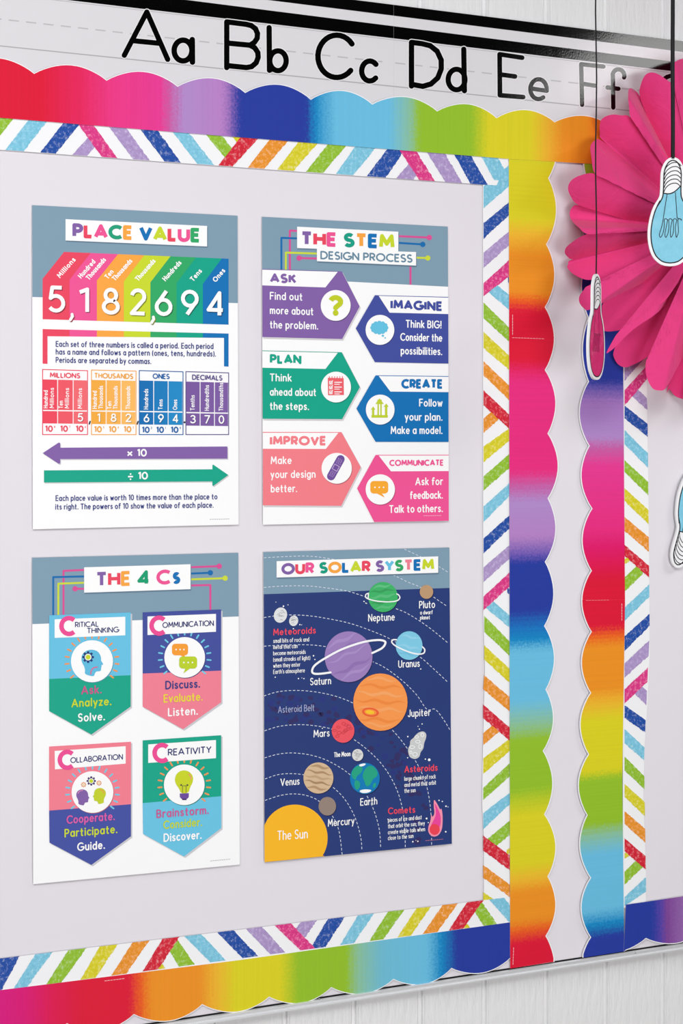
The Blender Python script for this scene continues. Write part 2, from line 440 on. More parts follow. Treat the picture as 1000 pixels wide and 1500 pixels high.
# ------------------------------------------------------------------ rainbow scalloped borders
UVK = 9.2
def rainbow(name, axis, a, b, stops, column):
    # stops are given along the picture; the map itself is laid out in metres on the card
    along = (lambda p: P(p, 700, .005).x*UVK*100) if axis == 'X' else (lambda p: -P(column, p, .005).z*UVK*100)
    stops = [(along(p), c) for p, c in stops]; a, b = along(a), along(b)
    m = bpy.data.materials.new(name); m.use_nodes = True
    n, l = nodes(m); B = n['Principled BSDF']
    B.inputs['Roughness'].default_value = .5; B.inputs['Specular IOR Level'].default_value = .12
    uv = n.new('ShaderNodeUVMap'); uv.uv_map = 'UVMap'
    sp = n.new('ShaderNodeSeparateXYZ'); l.new(uv.outputs[0], sp.inputs[0])
    nz = n.new('ShaderNodeTexNoise'); nz.inputs['Scale'].default_value = 26; nz.inputs['Detail'].default_value = 6; nz.inputs['Roughness'].default_value = .82
    l.new(uv.outputs[0], nz.inputs['Vector'])
    mp = n.new('ShaderNodeMapping'); mp.inputs['Scale'].default_value = (9, .12, 1) if axis == 'X' else (.12, 9, 1)
    l.new(uv.outputs[0], mp.inputs[0])
    n2 = n.new('ShaderNodeTexNoise'); n2.inputs['Scale'].default_value = 3; n2.inputs['Detail'].default_value = 3
    l.new(mp.outputs[0], n2.inputs['Vector'])
    def math_(op, x, y):
        k = n.new('ShaderNodeMath'); k.operation = op
        for i, q in enumerate((x, y)):
            if isinstance(q, (int, float)): k.inputs[i].default_value = q
            else: l.new(q, k.inputs[i])
        return k.outputs[0]
    t = math_('SUBTRACT', nz.outputs['Fac'], .5)
    t = math_('MULTIPLY', t, .48)
    t2 = math_('MULTIPLY', math_('SUBTRACT', n2.outputs['Fac'], .5), .12)
    pos = math_('ADD', math_('ADD', sp.outputs[axis], t), t2)
    fac = math_('DIVIDE', math_('SUBTRACT', pos, a/100), (b-a)/100)
    r = n.new('ShaderNodeValToRGB'); l.new(fac, r.inputs[0])
    el = r.color_ramp.elements
    stops = sorted(stops)
    el[0].position = 0; el[0].color = L(stops[0][1])
    el[1].position = 1; el[1].color = L(stops[-1][1])
    for p, c in stops[1:-1]:
        e = el.new(min(.9999, max(.0001, (p-a)/(b-a)))); e.color = L(c)
    hs = n.new('ShaderNodeHueSaturation'); l.new(r.outputs[0], hs.inputs['Color'])
    val = math_('ADD', math_('MULTIPLY', math_('SUBTRACT', n2.outputs['Fac'], .5), .13), 1.0)
    l.new(val, hs.inputs['Value']); l.new(hs.outputs[0], B.inputs['Base Color'])
    return m
def scallops(cusps, sag, side):
    """arcs between cusps; side is +1 when they bulge to the left of the direction of travel"""
    out = []
    for i in range(len(cusps)-1):
        a, b = Vector(cusps[i]), Vector(cusps[i+1]); d = b-a; nn = Vector((d.y, -d.x)).normalized()*side
        s = sag[i] if isinstance(sag, list) else sag
        n = 14
        for k in range(n):
            t = k/n
            out.append(tuple(a+d*t+nn*(s*math.sin(math.pi*t)**.86)))
    out.append(tuple(cusps[-1]))
    return out
def scallop_border(label, edge, scal, d, m, inset, grp='rainbow scalloped borders', seam=None, marks=()):
    """edge: the straight side; scal: the wavy side, running back; inset moves the print off the wavy side"""
    pts = edge+scal
    cx = sum(p[0] for p in pts)/len(pts); by = max(p[1] for p in pts)
    og = P(cx, by, d)
    th = .00045
    ink = edge+[(x+inset[0], y+inset[1]) for x, y in scal]
    fr = [P(x, y, d) for x, y in pts]; n = len(fr)
    k = [P(x, y, d+EPS) for x, y in ink]
    vs = fr+[p+Vector((0, th, 0)) for p in fr]+k
    fs = [list(range(n)), list(range(n, 2*n))[::-1]]+[[i, n+i, n+(i+1) % n, (i+1) % n] for i in range(n)]+[list(range(2*n, 3*n))]
    uvs = [(p.x*UVK, -p.z*UVK) for p in fr]*2+[(p.x*UVK, -p.z*UVK) for p in k]
    o = mesh_obj('scalloped_border', vs, fs, [M_CARD, m], [0]*(n+2)+[1], None, og, uvs=uvs)
    tag(o, label, 'border', grp)
    if marks:
        q = Ink(d+EPS)
        for st, w, c in marks: q.dashes(st, 3.5, .8, w, c, 1)
        q.build('fine_print', o, og)
    return o
RED = (224, 28, 58); HOT = (234, 48, 130); MAG = (226, 30, 110); LAV = (178, 140, 204); BLU = (42, 62, 160); CYN = (22, 140, 200)
SKY = (108, 192, 228); MIX = (140, 195, 160); GRN = (150, 194, 46); YEL = (222, 212, 38); YOR = (240, 184, 50); ORG = (240, 148, 38); ROR = (238, 92, 36)
PNK = (232, 60, 148); MAU = (200, 96, 168); PUR = (128, 72, 152)
# along the top
m = rainbow('rainbow_top', 'X', -60, 960, [(-60, RED), (60, RED), (120, (230, 40, 95)), (165, (236, 58, 135)), (235, PNK), (250, MAU), (268, LAV), (325, (186, 130, 200)), (350, BLU), (448, BLU), (462, CYN), (490, SKY), (570, SKY), (600, MIX), (613, GRN), (690, GRN), (715, YEL), (775, YEL), (800, YOR), (825, ORG), (858, ORG), (885, ROR), (960, RED)], 0)
cusps = [(-58, 96), (50, 107), (156, 117), (260, 126), (359, 135), (455, 145), (545, 152), (640, 162), (727, 172), (812, 178), (897, 186)]
sc_ = scallops(cusps, [17.5, 17.5, 17.5, 17, 17, 16.5, 16, 15.5, 15, 13.5], 1)
edge = [(897, 242), (745, 232.8), (500, 213), (250, 193), (0, 172.5), (-58, 167)]
scallop_border('rainbow scalloped border running along the top of the board', edge, sc_, .0060, m, (0, 1.3))
# left column, upper and lower strips
xy_ = lambda a, b: yl((a[1], a[0]), (b[1], b[0]))
xl = xy_((745, 233), (747, 1420))
def column_border(label, ya, yb, cusp, sag, stops, d, nm, side, xedge, marks=(), endx=None):
    m = rainbow(nm, 'Y', ya, yb, stops, 780 if side > 0 else 882)
    yend = (lambda x: 1419.8-.151*(x-740)) if yb > 1400 else (lambda x: yb)
    ye = yend(xedge(yb))
    edge = [(xedge(ya), ya), (xedge((ya+yb)/2), (ya+yb)/2), (xedge(ye), ye)]
    s = scallops(cusp, sag, side)
    # keep only the part of the wavy side between the two ends
    s = [p for p in s if ya-.01 <= p[1] <= yend(p[0])]
    s = sorted(s, key=lambda p: -p[1])
    s = [(s[0][0], yend(s[0][0]))]+s+[(s[-1][0], ya)]
    ins = (-1.5, 0) if side > 0 else (1.6, 0)
    scallop_border(label, edge, s, d, m, ins, marks=marks)
lc = [(803, 165), (804, 261), (801, 358), (799, 450), (799, 542), (803, 635), (803, 730), (799, 823), (798, 917), (800, 1010), (796, 1100), (798, 1193), (803, 1284), (800, 1371), (800, 1462)]
lcs = [14, 13, 13, 13.5, 13.5, 15, 13.5, 13, 13.5, 13, 13, 14, 13, 13]
column_border('upper rainbow strip beside the two top posters, yellow down to red', 215, 494, lc, lcs,
    [(215, (205, 208, 40)), (245, YEL), (320, YEL), (345, YOR), (375, ORG), (428, ORG), (442, ROR), (456, RED), (494, RED)], .0052, 'rainbow_left_upper', 1, xl,
    marks=[([(750.5, 461), (750.5, 491)], .8, (250, 200, 205))])
column_border('long rainbow strip left of the white gap, red over blue over yellow to red', 493.2, 1415, lc, lcs,
    [(493, RED), (528, RED), (560, HOT), (690, HOT), (712, MAU), (735, LAV), (785, (182, 132, 198)), (812, (110, 90, 180)), (824, BLU), (895, BLU), (915, (30, 110, 190)), (938, CYN), (952, SKY), (1025, SKY), (1058, MIX), (1082, GRN), (1155, GRN), (1172, (190, 205, 42)), (1195, YEL), (1262, YEL), (1288, YOR), (1305, ORG), (1345, ORG), (1362, ROR), (1378, RED), (1415, RED)], .0058, 'rainbow_left_lower', 1, xl,
    marks=[([(752, 1388), (751, 1415)], .8, (250, 190, 195)), ([(750, 494.6), (800, 496.4)], .6, (248, 190, 200))])
xr = lambda y: xy_((912.6, 560), (916.5, 800))(y) if y < 800 else (xy_((916.5, 800), (910.8, 1130))(y) if y < 1130 else (xy_((910.8, 1130), (914.5, 1290))(y) if y < 1290 else 914))
xr_ = lambda y: 912.6 if y < 560 else xr(y)
rc = [(864, 182), (864, 277), (862, 372), (861, 466), (861, 559), (862, 653), (866, 745), (865, 836), (865, 925.5), (864, 1015), (861, 1105), (859, 1194), (864, 1286), (864, 1373), (864, 1460)]
rcs = [11, 11, 11, 9, 14, 14, 14, 14, 14, 14, 14, 13.5, 14, 14]
column_border('rainbow strip partly behind the pink tissue fan, blue over pink to red', 222, 880, rc, rcs,
    [(222, GRN), (262, GRN), (285, MIX), (300, SKY), (355, SKY), (385, CYN), (410, BLU), (556, BLU), (568, (100, 90, 180)), (590, (170, 125, 200)), (640, LAV), (656, MAU), (682, PNK), (775, HOT), (800, MAG), (830, (226, 26, 80)), (850, RED), (880, RED)], .0052, 'rainbow_right_upper', -1, xr_,
    )
column_border('rainbow strip right of the white gap below the red seam, orange to blue', 878.6, 1406, rc, rcs,
    [(878, RED), (918, RED), (930, ROR), (948, ORG), (1008, ORG), (1030, YOR), (1055, YEL), (1128, YEL), (1142, GRN), (1205, GRN), (1222, MIX), (1250, SKY), (1330, SKY), (1352, CYN), (1372, BLU), (1406, BLU)], .0058, 'rainbow_right_lower', -1, xr,
    marks=[([(910.5, 884), (910.5, 912)], .8, (250, 190, 195)), ([(858, 879.6), (893, 879)], .6, (240, 140, 150))])
# along the bottom
m = rainbow('rainbow_bottom', 'X', -70, 750, [(-70, PNK), (0, (218, 26, 128)), (35, (220, 26, 120)), (75, (224, 26, 84)), (120, RED), (190, RED), (205, ROR), (222, ORG), (292, ORG), (318, YOR), (345, YEL), (410, YEL), (436, GRN), (508, GRN), (525, MIX), (560, (112, 190, 215)), (625, SKY), (645, CYN), (668, BLU), (750, BLU)], 0)
bc = [(-100, 1530), (-2, 1514), (98, 1500), (196, 1486.5), (296, 1472), (394, 1461), (485, 1447), (576, 1435), (661, 1419), (747, 1404)]
s = scallops(bc, [17, 17, 17, 17, 16.5, 16, 15.5, 15.5, 14.5], -1)
s = [p for p in s if p[0] > -66]
edge = [(-66, 1460), (0, 1450.5), (350, 1406.5), (746.8, 1351)]
scallop_border('rainbow scalloped border along the bottom of the board, pink to blue', edge[::-1], s, .0050, m, (0, -1.2),
    marks=[([(153, 1437), (185, 1433)], .9, (250, 190, 195))])
m = rainbow('rainbow_bottom_right', 'X', 905, 1300, [(905, BLU), (955, BLU), (968, (90, 70, 170)), (976, PUR), (1040, LAV), (1060, PNK), (1150, PNK), (1180, RED), (1300, RED)], 0)
bc = [(858, 1388), (945.6, 1375), (1030, 1362), (1113, 1350), (1195, 1338), (1276, 1326)]
s = [p for p in scallops(bc, 14, -1) if p[0] > 914]
edge = [(913.2, 1394), (916.4, 1325.2), (1000, 1313), (1276, 1271)]
scallop_border('short rainbow scalloped border at the bottom right, blue to purple', edge[::-1], s, .0064, m, (0, -1.2))

# ------------------------------------------------------------------ striped borders
def marker(rgb):
    k = 'marker_%d_%d_%d' % rgb
    if k in MATS: return MATS[k]
    m = mat(rgb, .6, .2, key=k); n, l = nodes(m); B = n['Principled BSDF']
    tc = n.new('ShaderNodeTexCoord')
    nz = n.new('ShaderNodeTexNoise'); nz.inputs['Scale'].default_value = 170; nz.inputs['Detail'].default_value = 5; nz.inputs['Roughness'].default_value = .7
    l.new(tc.outputs['Object'], nz.inputs['Vector'])
    r = n.new('ShaderNodeValToRGB'); l.new(nz.outputs['Fac'], r.inputs[0])
    e = r.color_ramp.elements
    c = Vector(L(rgb)[:3])
    e[0].position = .36; e[0].color = (*(c*.86), 1)
    e[1].position = .70; e[1].color = (*(c*.62+Vector((.34, .34, .34))), 1)
    q = e.new(.52); q.color = (*c, 1)
    l.new(r.outputs[0], B.inputs['Base Color'])
    return m
K = {'r': (218, 36, 58), 'o': (240, 152, 44), 'y': (222, 212, 40), 'g': (150, 196, 50), 's': (128, 202, 228), 'b': (32, 80, 168), 'l': (176, 152, 204), 'p': (226, 58, 138)}
def striped(label, e0, e1, axis, stripes, d, corners):
    """stripes: (colour, a0, a1, b0, b1[, t0, t1]) = where the stripe meets edge e0 and edge e1; crossing stripes last"""
    og = P(*corners[0], d)
    o = sheet('striped_border', corners, d, .00045, M_CARD, og)
    tag(o, label, 'border', 'marker striped borders')
    rnd = random.Random(len(label))
    for st in stripes:
        c, a0, a1, b0, b1 = st[:5]; t0, t1 = (st[5], st[6]) if len(st) > 5 else (0, 1)
        top = c in 'rp'
        k = Ink(d)
        def pt(u0, u1, t):
            u = lerp(u0, u1, t)
            if axis == 'x': return (u, lerp(e0(u), e1(u), t))
            return (lerp(e0(u), e1(u), t), u)
        A = []; Bq = []; n = 22
        for i in range(n+1):
            t = lerp(t0, t1, i/n)
            x, y = pt(a0, b0, t)
            j = rnd.uniform(-.5, .5)
            A.append((x+(j if axis == 'x' else 0), y+(j if axis == 'y' else 0)))
            x, y = pt(a1, b1, t); j = rnd.uniform(-1.3, .9) if i % 2 else 0
            Bq.append((x+(j if axis == 'x' else 0), y+(j if axis == 'y' else 0)))
        lay = 4 if top else 2
        for i in range(n): k.poly([A[i], Bq[i], Bq[i+1], A[i+1]], marker(K[c]), lay)
        k.build('marker_stripe', o, og)
e0 = yl((0, 172), (745, 233)); e1 = yl((0, 219), (728, 272))
T = [('g', -10, 20, -45, -15), ('s', 42, 69, 8, 35), ('b', 93, 117, 59, 82), ('l', 145, 165, 106, 128, .42, 1), ('p', 114, 137, 149, 172), ('l', 159, 185, 195, 219), ('b', 205, 231, 241, 265), ('s', 252, 277, 289, 314), ('g', 301, 325, 340, 362, 0, .72), ('y', 340, 356, 376, 392, 0, .2),
     ('r', 352, 378, 320, 341), ('o', 395, 422, 363, 387), ('y', 437, 465, 406, 430), ('g', 480, 507, 448, 473), ('s', 520, 550, 492, 517), ('b', 567, 592, 537, 565), ('l', 614, 640, 580, 605, .45, 1), ('p', 585, 610, 614, 637), ('l', 625, 652, 652, 677), ('b', 665, 690, 689, 714), ('s', 705, 730, 728, 752, 0, .8)]
striped('marker striped border along the top under the scallops', e0, e1, 'x', T, .0040, [(-60, 215), (500, 256), (727, 271.5), (745, 233), (746, 228), (500, 209), (0, 168), (-60, 162)])
e0 = lambda y: 708 if y < 900 else (709 if y < 1000 else 707.5)
e1 = lambda y: 746.5
T = [('s', 273, 305, 241, 272), ('b', 327, 350, 295, 314), ('l', 370, 393, 338, 358), ('b', 375, 396, 405, 415, .93, 1), ('s', 401, 422, 433, 455, .21, 1), ('p', 415, 434, 380, 404), ('g', 443, 466, 481, 502), ('y', 486, 510, 522, 543), ('o', 529, 550, 566, 587), ('o', 613, 634, 580, 600, 0, .6), ('r', 572, 594, 608, 629),
     ('y', 654, 677, 627, 645), ('g', 698, 719, 664, 685), ('s', 742, 765, 707, 726), ('b', 789, 811, 754, 773), ('l', 831, 853, 798, 818), ('b', 838, 848, 863, 871, .9, 1), ('s', 868, 888, 902, 920, .10, 1), ('p', 874, 894, 838, 859), ('g', 902, 926, 940, 961), ('y', 945, 966, 980, 1001), ('o', 989, 1010, 1021, 1042), ('o', 1074, 1092, 1040, 1058, 0, .62), ('r', 1032, 1052, 1066, 1085),
     ('y', 1111, 1134, 1082, 1100), ('g', 1154, 1172, 1118, 1137), ('s', 1191, 1215, 1161, 1178), ('g', 1234, 1255, 1202, 1223, .17, 1), ('y', 1268, 1276, 1242, 1250, .88, 1), ('r', 1224, 1246, 1253, 1275), ('o', 1267, 1286, 1296, 1314), ('y', 1307, 1328, 1333, 1352, 0, .42)]
striped('marker striped border standing left of the long rainbow strip', e0, e1, 'y', T, .0034, [(708.5, 1322), (747, 1322), (748, 236), (707, 236), (707.5, 900), (710, 980), (706.5, 1120), (706, 1180), (708.5, 1230)])
e0 = yl((0, 1404), (747, 1314)); e1 = yl((0, 1451), (747, 1351))
T = [('b', -4, 29, -34, 2), ('s', 52, 77, 20, 40), ('g', 100, 127, 68, 90), ('y', 146, 173, 118, 140), ('o', 194, 219, 163, 185), ('g', 238, 258, 262, 285, .08, 1), ('y', 212, 220, 232, 242, .85, 1), ('r', 238, 263, 209, 232), ('s', 270, 295, 308, 331), ('b', 318, 342, 355, 378), ('l', 360, 384, 396, 418), ('l', 440, 464, 408, 434, 0, .55), ('p', 402, 426, 440, 462),
     ('b', 480, 505, 454, 477), ('s', 524, 548, 498, 518), ('g', 568, 592, 541, 562), ('y', 610, 631, 582, 602), ('o', 648, 671, 619, 640), ('g', 686, 704, 708, 728, .06, 1), ('y', 662, 670, 680, 688, .85, 1), ('r', 684, 708, 657, 678), ('s', 716, 738, 746, 766, 0, .97)]
striped('marker striped border along the bottom above the scallops', e0, e1, 'x', T, .0044, [(-66, 1464), (350, 1410), (746.6, 1355), (747, 1314), (400, 1356), (0, 1404), (-66, 1412)])
e0 = lambda y: 914.5
e1 = lambda y: 947 if y < 600 else (lerp(948, 951, (y-600)/300) if y < 930 else (lerp(951, 943, (y-930)/180) if y < 1110 else lerp(943, 945.5, (y-1110)/165)))
T = [('b', 442, 462, 475, 496), ('l', 535, 558, 498, 521), ('l', 552, 571, 583, 600, .3, 1), ('p', 572, 594, 535, 556), ('b', 594, 613, 621, 640), ('s', 630, 651, 664, 685), ('g', 674, 691, 706, 726), ('y', 715, 734, 747, 768), ('o', 757, 778, 787, 808), ('y', 819, 826, 800, 808, 0, .2), ('g', 846, 867, 812, 832, 0, .74), ('r', 798, 814, 829, 846),
     ('s', 890, 910, 856, 874), ('b', 932, 954, 899, 917), ('l', 972, 993, 938, 961), ('l', 984, 1003, 1012, 1033, .4, 1), ('p', 1010, 1031, 978, 999), ('b', 1033, 1052, 1055, 1073), ('s', 1068, 1089, 1095, 1114), ('g', 1108, 1129, 1137, 1156), ('y', 1148, 1167, 1175, 1196), ('o', 1188, 1207, 1214, 1234), ('y', 1250, 1258, 1232, 1240, 0, .2), ('g', 1277, 1296, 1246, 1266, 0, .86), ('r', 1228, 1247, 1254, 1274), ('s', 1314, 1327, 1285, 1306)]
striped('marker striped border on the right, below the pink tissue fan', e0, e1, 'y', T, .0030, [(912, 1330), (945.5, 1330), (945.8, 1275), (942, 1170), (943.5, 1100), (948, 1030), (951.3, 960), (951, 880), (949.5, 720), (947.5, 600), (946.5, 430), (912, 430)])
# ------------------------------------------------------------------ posters
WHT = (255, 255, 255); NAVY = (44, 56, 128); GB = (128, 158, 178)
c_red = (237, 70, 96); c_pink = (242, 84, 150); c_org = (251, 168, 66); c_lime = (203, 219, 42); c_grn = (46, 170, 102); c_teal = (2, 166, 138); c_blu = (0, 114, 184); c_pur = (131, 96, 168)
c_sky = (104, 196, 230); c_cor = (246, 128, 138); c_ind = (64, 78, 160)
M_SHEET = mat((254, 254, 255), .5, .2, 'poster_paper')
DP = .0055
def poster(corners, label):
    og = P((corners[2][0]+corners[3][0])/2, (corners[2][1]+corners[3][1])/2, DP)
    o = sheet('poster', corners, DP, .0006, M_SHEET, og)
    tag(o, label, 'poster', 'classroom posters')
    (x0, yt0), (x1, yt1), (x2, yb2), (x3, yb3) = corners
    st, sb = (yt1-yt0)/(x1-x0), (yb2-yb3)/(x2-x3)
    sl = lambda y: lerp(st, sb, (y-yt0)/(yb3-yt0))
    return o, og, sl
class Page:
    def __init__(s, corners, label): s.root, s.og, s.sl = poster(corners, label)
    def ink(s): return Ink(DP)
    def put(s, ink, name, parent=None, label=None): return ink.build(name, parent or s.root, s.og, label)
    def line(s, k, t, x0, x1, y, h, w, col, layer=6, caps='round', y1=None, **kw):
        text(k, t, x0, y, x1, y1 if y1 is not None else y+s.sl(y)*(x1-x0), h, w, col, layer, caps, **kw)
def hand(h): return h*.17
def glyphs(s): return [{'×': 'x*', '÷': '/*'}.get(c, c) for c in s]

# ---- PLACE VALUE
pg = Page([(47, 300.5), (347.8, 316), (349.3, 768.4), (48, 775.2)], 'upper left poster PLACE VALUE with rainbow number columns and two arrows')
k = pg.ink(); k.poly([(47, 300.5), (347.8, 316), (348.2, 444), (47.4, 435)], GB, 1); pg.put(k, 'header_band')
k = pg.ink(); k.poly([(97, 323.2), (304.4, 333), (304.4, 363), (97, 354.2)], (98, 126, 146), 2); k.poly([(96, 321), (303.2, 331), (303.2, 361), (96, 352.2)], WHT, 3)
text(k, 'PLACE VALUE', 106, 348.3, 294, 355.6, 21.5, 5.6, [c_pur, c_red, c_pink, (26, 160, 122), c_org, c_blu, c_lime, c_red, c_pink, c_grn], 5, 'butt', track=.16)
pg.put(k, 'title_banner')
bx = [62.4, 101.8, 141.8, 181.4, 220.2, 258.6, 297, 334.7]
tx = [93.8, 132.8, 172.8, 211.2, 249.6, 287, 324.8]
cc = [c_red, c_pink, c_org, c_lime, c_grn, c_teal, c_blu]
yb = yl((62.4, 467.6), (334.7, 475.6)); yf = yl((62.4, 408.4), (297, 416)); yt = yl((93.8, 369), (334.7, 379))
yA, yB = yl((62.4, 482), (334.7, 488.6)), yl((62.4, 492.5), (334.7, 495))
lab = [('Millions', [(88, 407.8, 111.5, 381)]), ('Hundred Thousands', [(119, 408.5, 140.5, 384), (130.5, 411, 156, 381)]), ('Ten Thousands', [(158, 409.5, 167, 398.5), (168.6, 412, 194.5, 383)]), ('Thousands', [(202.5, 412.5, 228.5, 383)]), ('Hundreds', [(242.5, 412.5, 266.5, 385.5)]), ('Tens', [(283, 413, 296.5, 397.5)]), ('Ones', [(316, 414, 330.5, 397)])]
dg = [('5', 69, 95.5, 457.5, 418), ('1', 114, 130.5, 459, 420.5), ('8', 149, 175.5, 460.5, 421), ('2', 190, 214.5, 461.5, 422), ('6', 226.5, 252.5, 462.5, 423), ('9', 265, 291, 463, 424), ('4', 302.5, 329, 464.2, 426)]
for i in range(7):
    k = pg.ink()
    a, b = bx[i], bx[i+1]
    pts = [(a, yb(a)), (b, yb(b))]+([(b, yf(b)), (tx[i+1], yt(tx[i+1]))] if i < 6 else [(b, yt(b))])+[(tx[i], yt(tx[i])), (a, yf(a))]
    k.poly(pts, cc[i], 2+(i % 2)); k.poly([(a, yB(a)), (b, yB(b)), (b, yA(b)), (a, yA(a))], cc[i], 2)
    if i == 0: k.poly([(62.4, 492), (69.6, 492.3), (69.6, 533), (62.4, 532.7)], cc[0], 3)
    if i == 6: k.poly([(328, 494.5), (334.7, 494.7), (334.7, 537), (328, 536.7)], cc[6], 3)
    words = lab[i][0].split(' ')
    for wd, (x0, y0, x1, y1) in zip(words, lab[i][1]): text(k, wd, x0, y0, x1, y1, 7.6, 1.7, WHT, 5, rot=True)
    ch, x0, x1, y0, y1 = dg[i]
    for dx, dy, c, ly in ((1.3, 1.4, tuple(int(q*.62) for q in cc[i]), 5), (0, 0, WHT, 6)):
        text(k, ch, x0+dx, y0+dy, x1+dx, y0+dy+.8, y0-y1, 5.6, c, ly, 'butt')
        if ch in '52': k.stroke([(x1+10+dx, y0+3+dy), (x1+10.5+dx, y0+6+dy), (x1+7.5+dx, y0+11+dy)], 4.2, c, ly+2)
    pg.put(k, 'place_column')
k = pg.ink()
pg.line(k, 'Each set of three numbers is called a period. Each period', 81.6, 312.6, 508, 8.6, 1.45, NAVY, y1=511.4)
pg.line(k, 'has a name and follows a pattern (ones, tens, hundreds).', 81.6, 316.4, 519.4, 8.6, 1.45, NAVY, y1=522.4)
pg.line(k, 'Periods are separated by commas.', 81.6, 221.6, 531.4, 8.6, 1.45, NAVY, y1=533.4)
pg.put(k, 'explanation_text')
tabs = [(62.4, 128.2, 541.2, 543, 'MILLIONS', c_red, [(240, 70, 92), (241, 88, 102), (244, 106, 114)], [62.9, 84.4, 107.2, 128], ['Hundred Millions', 'Ten Millions', 'Millions'], '  5', '876'),
        (134, 199.2, 542, 543.6, 'THOUSANDS', (244, 172, 70), [(246, 172, 62), (250, 180, 82), (252, 188, 96)], [134.6, 155.4, 177.3, 198.8], ['Hundred Thousands', 'Ten Thousands', 'Thousands'], '182', '543'),
        (204, 268, 542.8, 544.6, 'ONES', (20, 98, 168), [(0, 110, 180), (12, 124, 190), (22, 138, 200)], [204.6, 225, 246.2, 267.6], ['Hundreds', 'Tens', 'Ones'], '694', '210'),
        (272.2, 334.8, 544.4, 546.2, 'DECIMALS', (98, 84, 140), [(122, 88, 160), (124, 90, 162), (126, 92, 164)], [272.6, 293, 314, 334.4], ['Tenths', 'Hundredths', 'Thousandths'], '370', '')]
for x0, x1, y0, y0b, hd, ch, cells, xs, labs, digs, pw in tabs:
    k = pg.ink()
    s_ = (y0b-y0)/(x1-x0)
    yy = lambda y, x: y+s_*(x-x0)*(1-(y-y0)/130)
    H = [y0, y0+14.5, y0+59, y0+60.8, y0+79, 637 if x0 < 204 else 637]
    k.stroke([(x0, y0), (x1, y0b), (x1, 636.6), (x0, 636.6)], 1.3, ch, 2, True)
    nat = (x1-x0)-2*{'MILLIONS': 10.6, 'THOUSANDS': 4, 'ONES': 19.5, 'DECIMALS': 9}[hd]
    cx = (x0+x1)/2
    text(k, hd, cx-nat/2, y0+11.8+s_*10, cx+nat/2, y0+11.8+s_*(10+nat), 8, 1.6, ch, 4, 'butt')
    for i in range(3):
        a, b = xs[i]+(.6 if i else 0), xs[i+1]-.6
        k.poly([(a, yy(H[1], a)), (b, yy(H[1], b)), (b, yy(H[2], b)), (a, yy(H[2], a))], cells[i], 2)
        k.poly([(a, yy(H[3], a)), (b, yy(H[3], b)), (b, yy(H[4], b)), (a, yy(H[4], a))], cells[i], 2)
        wds = labs[i].split(' ')
        n = len(wds)
        for j, wd in enumerate(wds):
            bxp = (a+b)/2+2.6 if n == 1 else (a+7.2 if j == 0 else a+16.2)
            text(k, wd, bxp, yy(H[2]-2.2, a), bxp, yy(H[2]-2.2, a)-len(wd)*3.75, 6.6, 1.15, WHT, 4, rot=True)
        if digs[i] != ' ':
            q = (a+b)/2; wd = 4 if digs[i] == '1' else 8.4
            for dx, cx_, ly in ((.7, tuple(int(v*.6) for v in cells[i]), 3), (0, WHT, 4)):
                text(k, digs[i], q-wd/2+dx, yy(H[4]-3.2, a)+dx, q+wd/2+dx, yy(H[4]-3.2, a)+dx+.1, 12.4, 2.2, cx_, ly)
        if pw:
            text(k, '10', a+2.8, H[4]+12.4, a+14.6, H[4]+12.5, 9.4, 2, ch, 4, 'butt')
            wq = .8 if pw[i] == '1' else 1.9
            text(k, pw[i], a+16.2, H[4]+6.6, a+16.2+wq, H[4]+6.6, 3.2, .6, ch, 4)
    pg.put(k, 'place_value_table')
k = pg.ink()
for x in (131.6, 201.8): k.stroke([(x+.4, 617.5), (x-.8, 621)], 2.2, (40, 40, 60), 3)
k.ell(270.2, 618.6, 1.5, 1.5, (40, 40, 60), 3, 10)
pg.put(k, 'separator_marks')
k = pg.ink()
ar = [(62.4, 663.8), (86, 648.2), (88.2, 649), (88.2, 655.8), (333, 654), (333, 671.8), (88.2, 672.4), (88.2, 678.6), (86, 679.4)]
k.poly([(x+1.2, y+1.6) for x, y in ar], (206, 204, 212), 2); k.poly(ar, c_pur, 3)
text(k, glyphs('× 10'), 185.8, 669, 215, 668.8, 11.4, 2.2, WHT, 5, 'butt'); pg.put(k, 'arrow', label='purple arrow pointing left')
k = pg.ink()
ar = [(334.4, 695.8), (312.4, 680.6), (311, 681.2), (311, 687.4), (64.4, 689), (64.4, 706.8), (311, 705.2), (311, 711.2), (312.4, 711.8)]
k.poly([(x+1.2, y+1.6) for x, y in ar], (206, 208, 208), 2); k.poly(ar, c_teal, 3)
text(k, glyphs('÷ 10'), 186.4, 702.8, 216.6, 702.4, 11.4, 2.2, WHT, 5, 'butt'); pg.put(k, 'arrow', label='green arrow pointing right')
k = pg.ink()
pg.line(k, 'Each place value is worth 10 times more than the place to', 81.4, 318.4, 734, 8.6, 1.45, NAVY, y1=731.6)
pg.line(k, 'its right. The powers of 10 show the value of each place.', 81, 312.8, 746.6, 8.6, 1.45, NAVY, y1=743.8)
pg.put(k, 'caption_text')
k = pg.ink(); k.dashes([(307, 760.8), (336, 760)], 2.6, .7, .8, (175, 175, 182), 2); pg.put(k, 'fine_print')

# ---- circuit traces
def traces(pg, items):
    for c, pts, dot in items:
        k = pg.ink(); k.stroke(pts, 2.9, c, 2, caps='butt')
        if dot: k.ell(dot[0], dot[1], 3.9, 3.9, c, 3, 20)
        pg.put(k, 'circuit_trace')
t_p, t_b, t_y = (222, 78, 150), (10, 108, 176), (206, 220, 60)
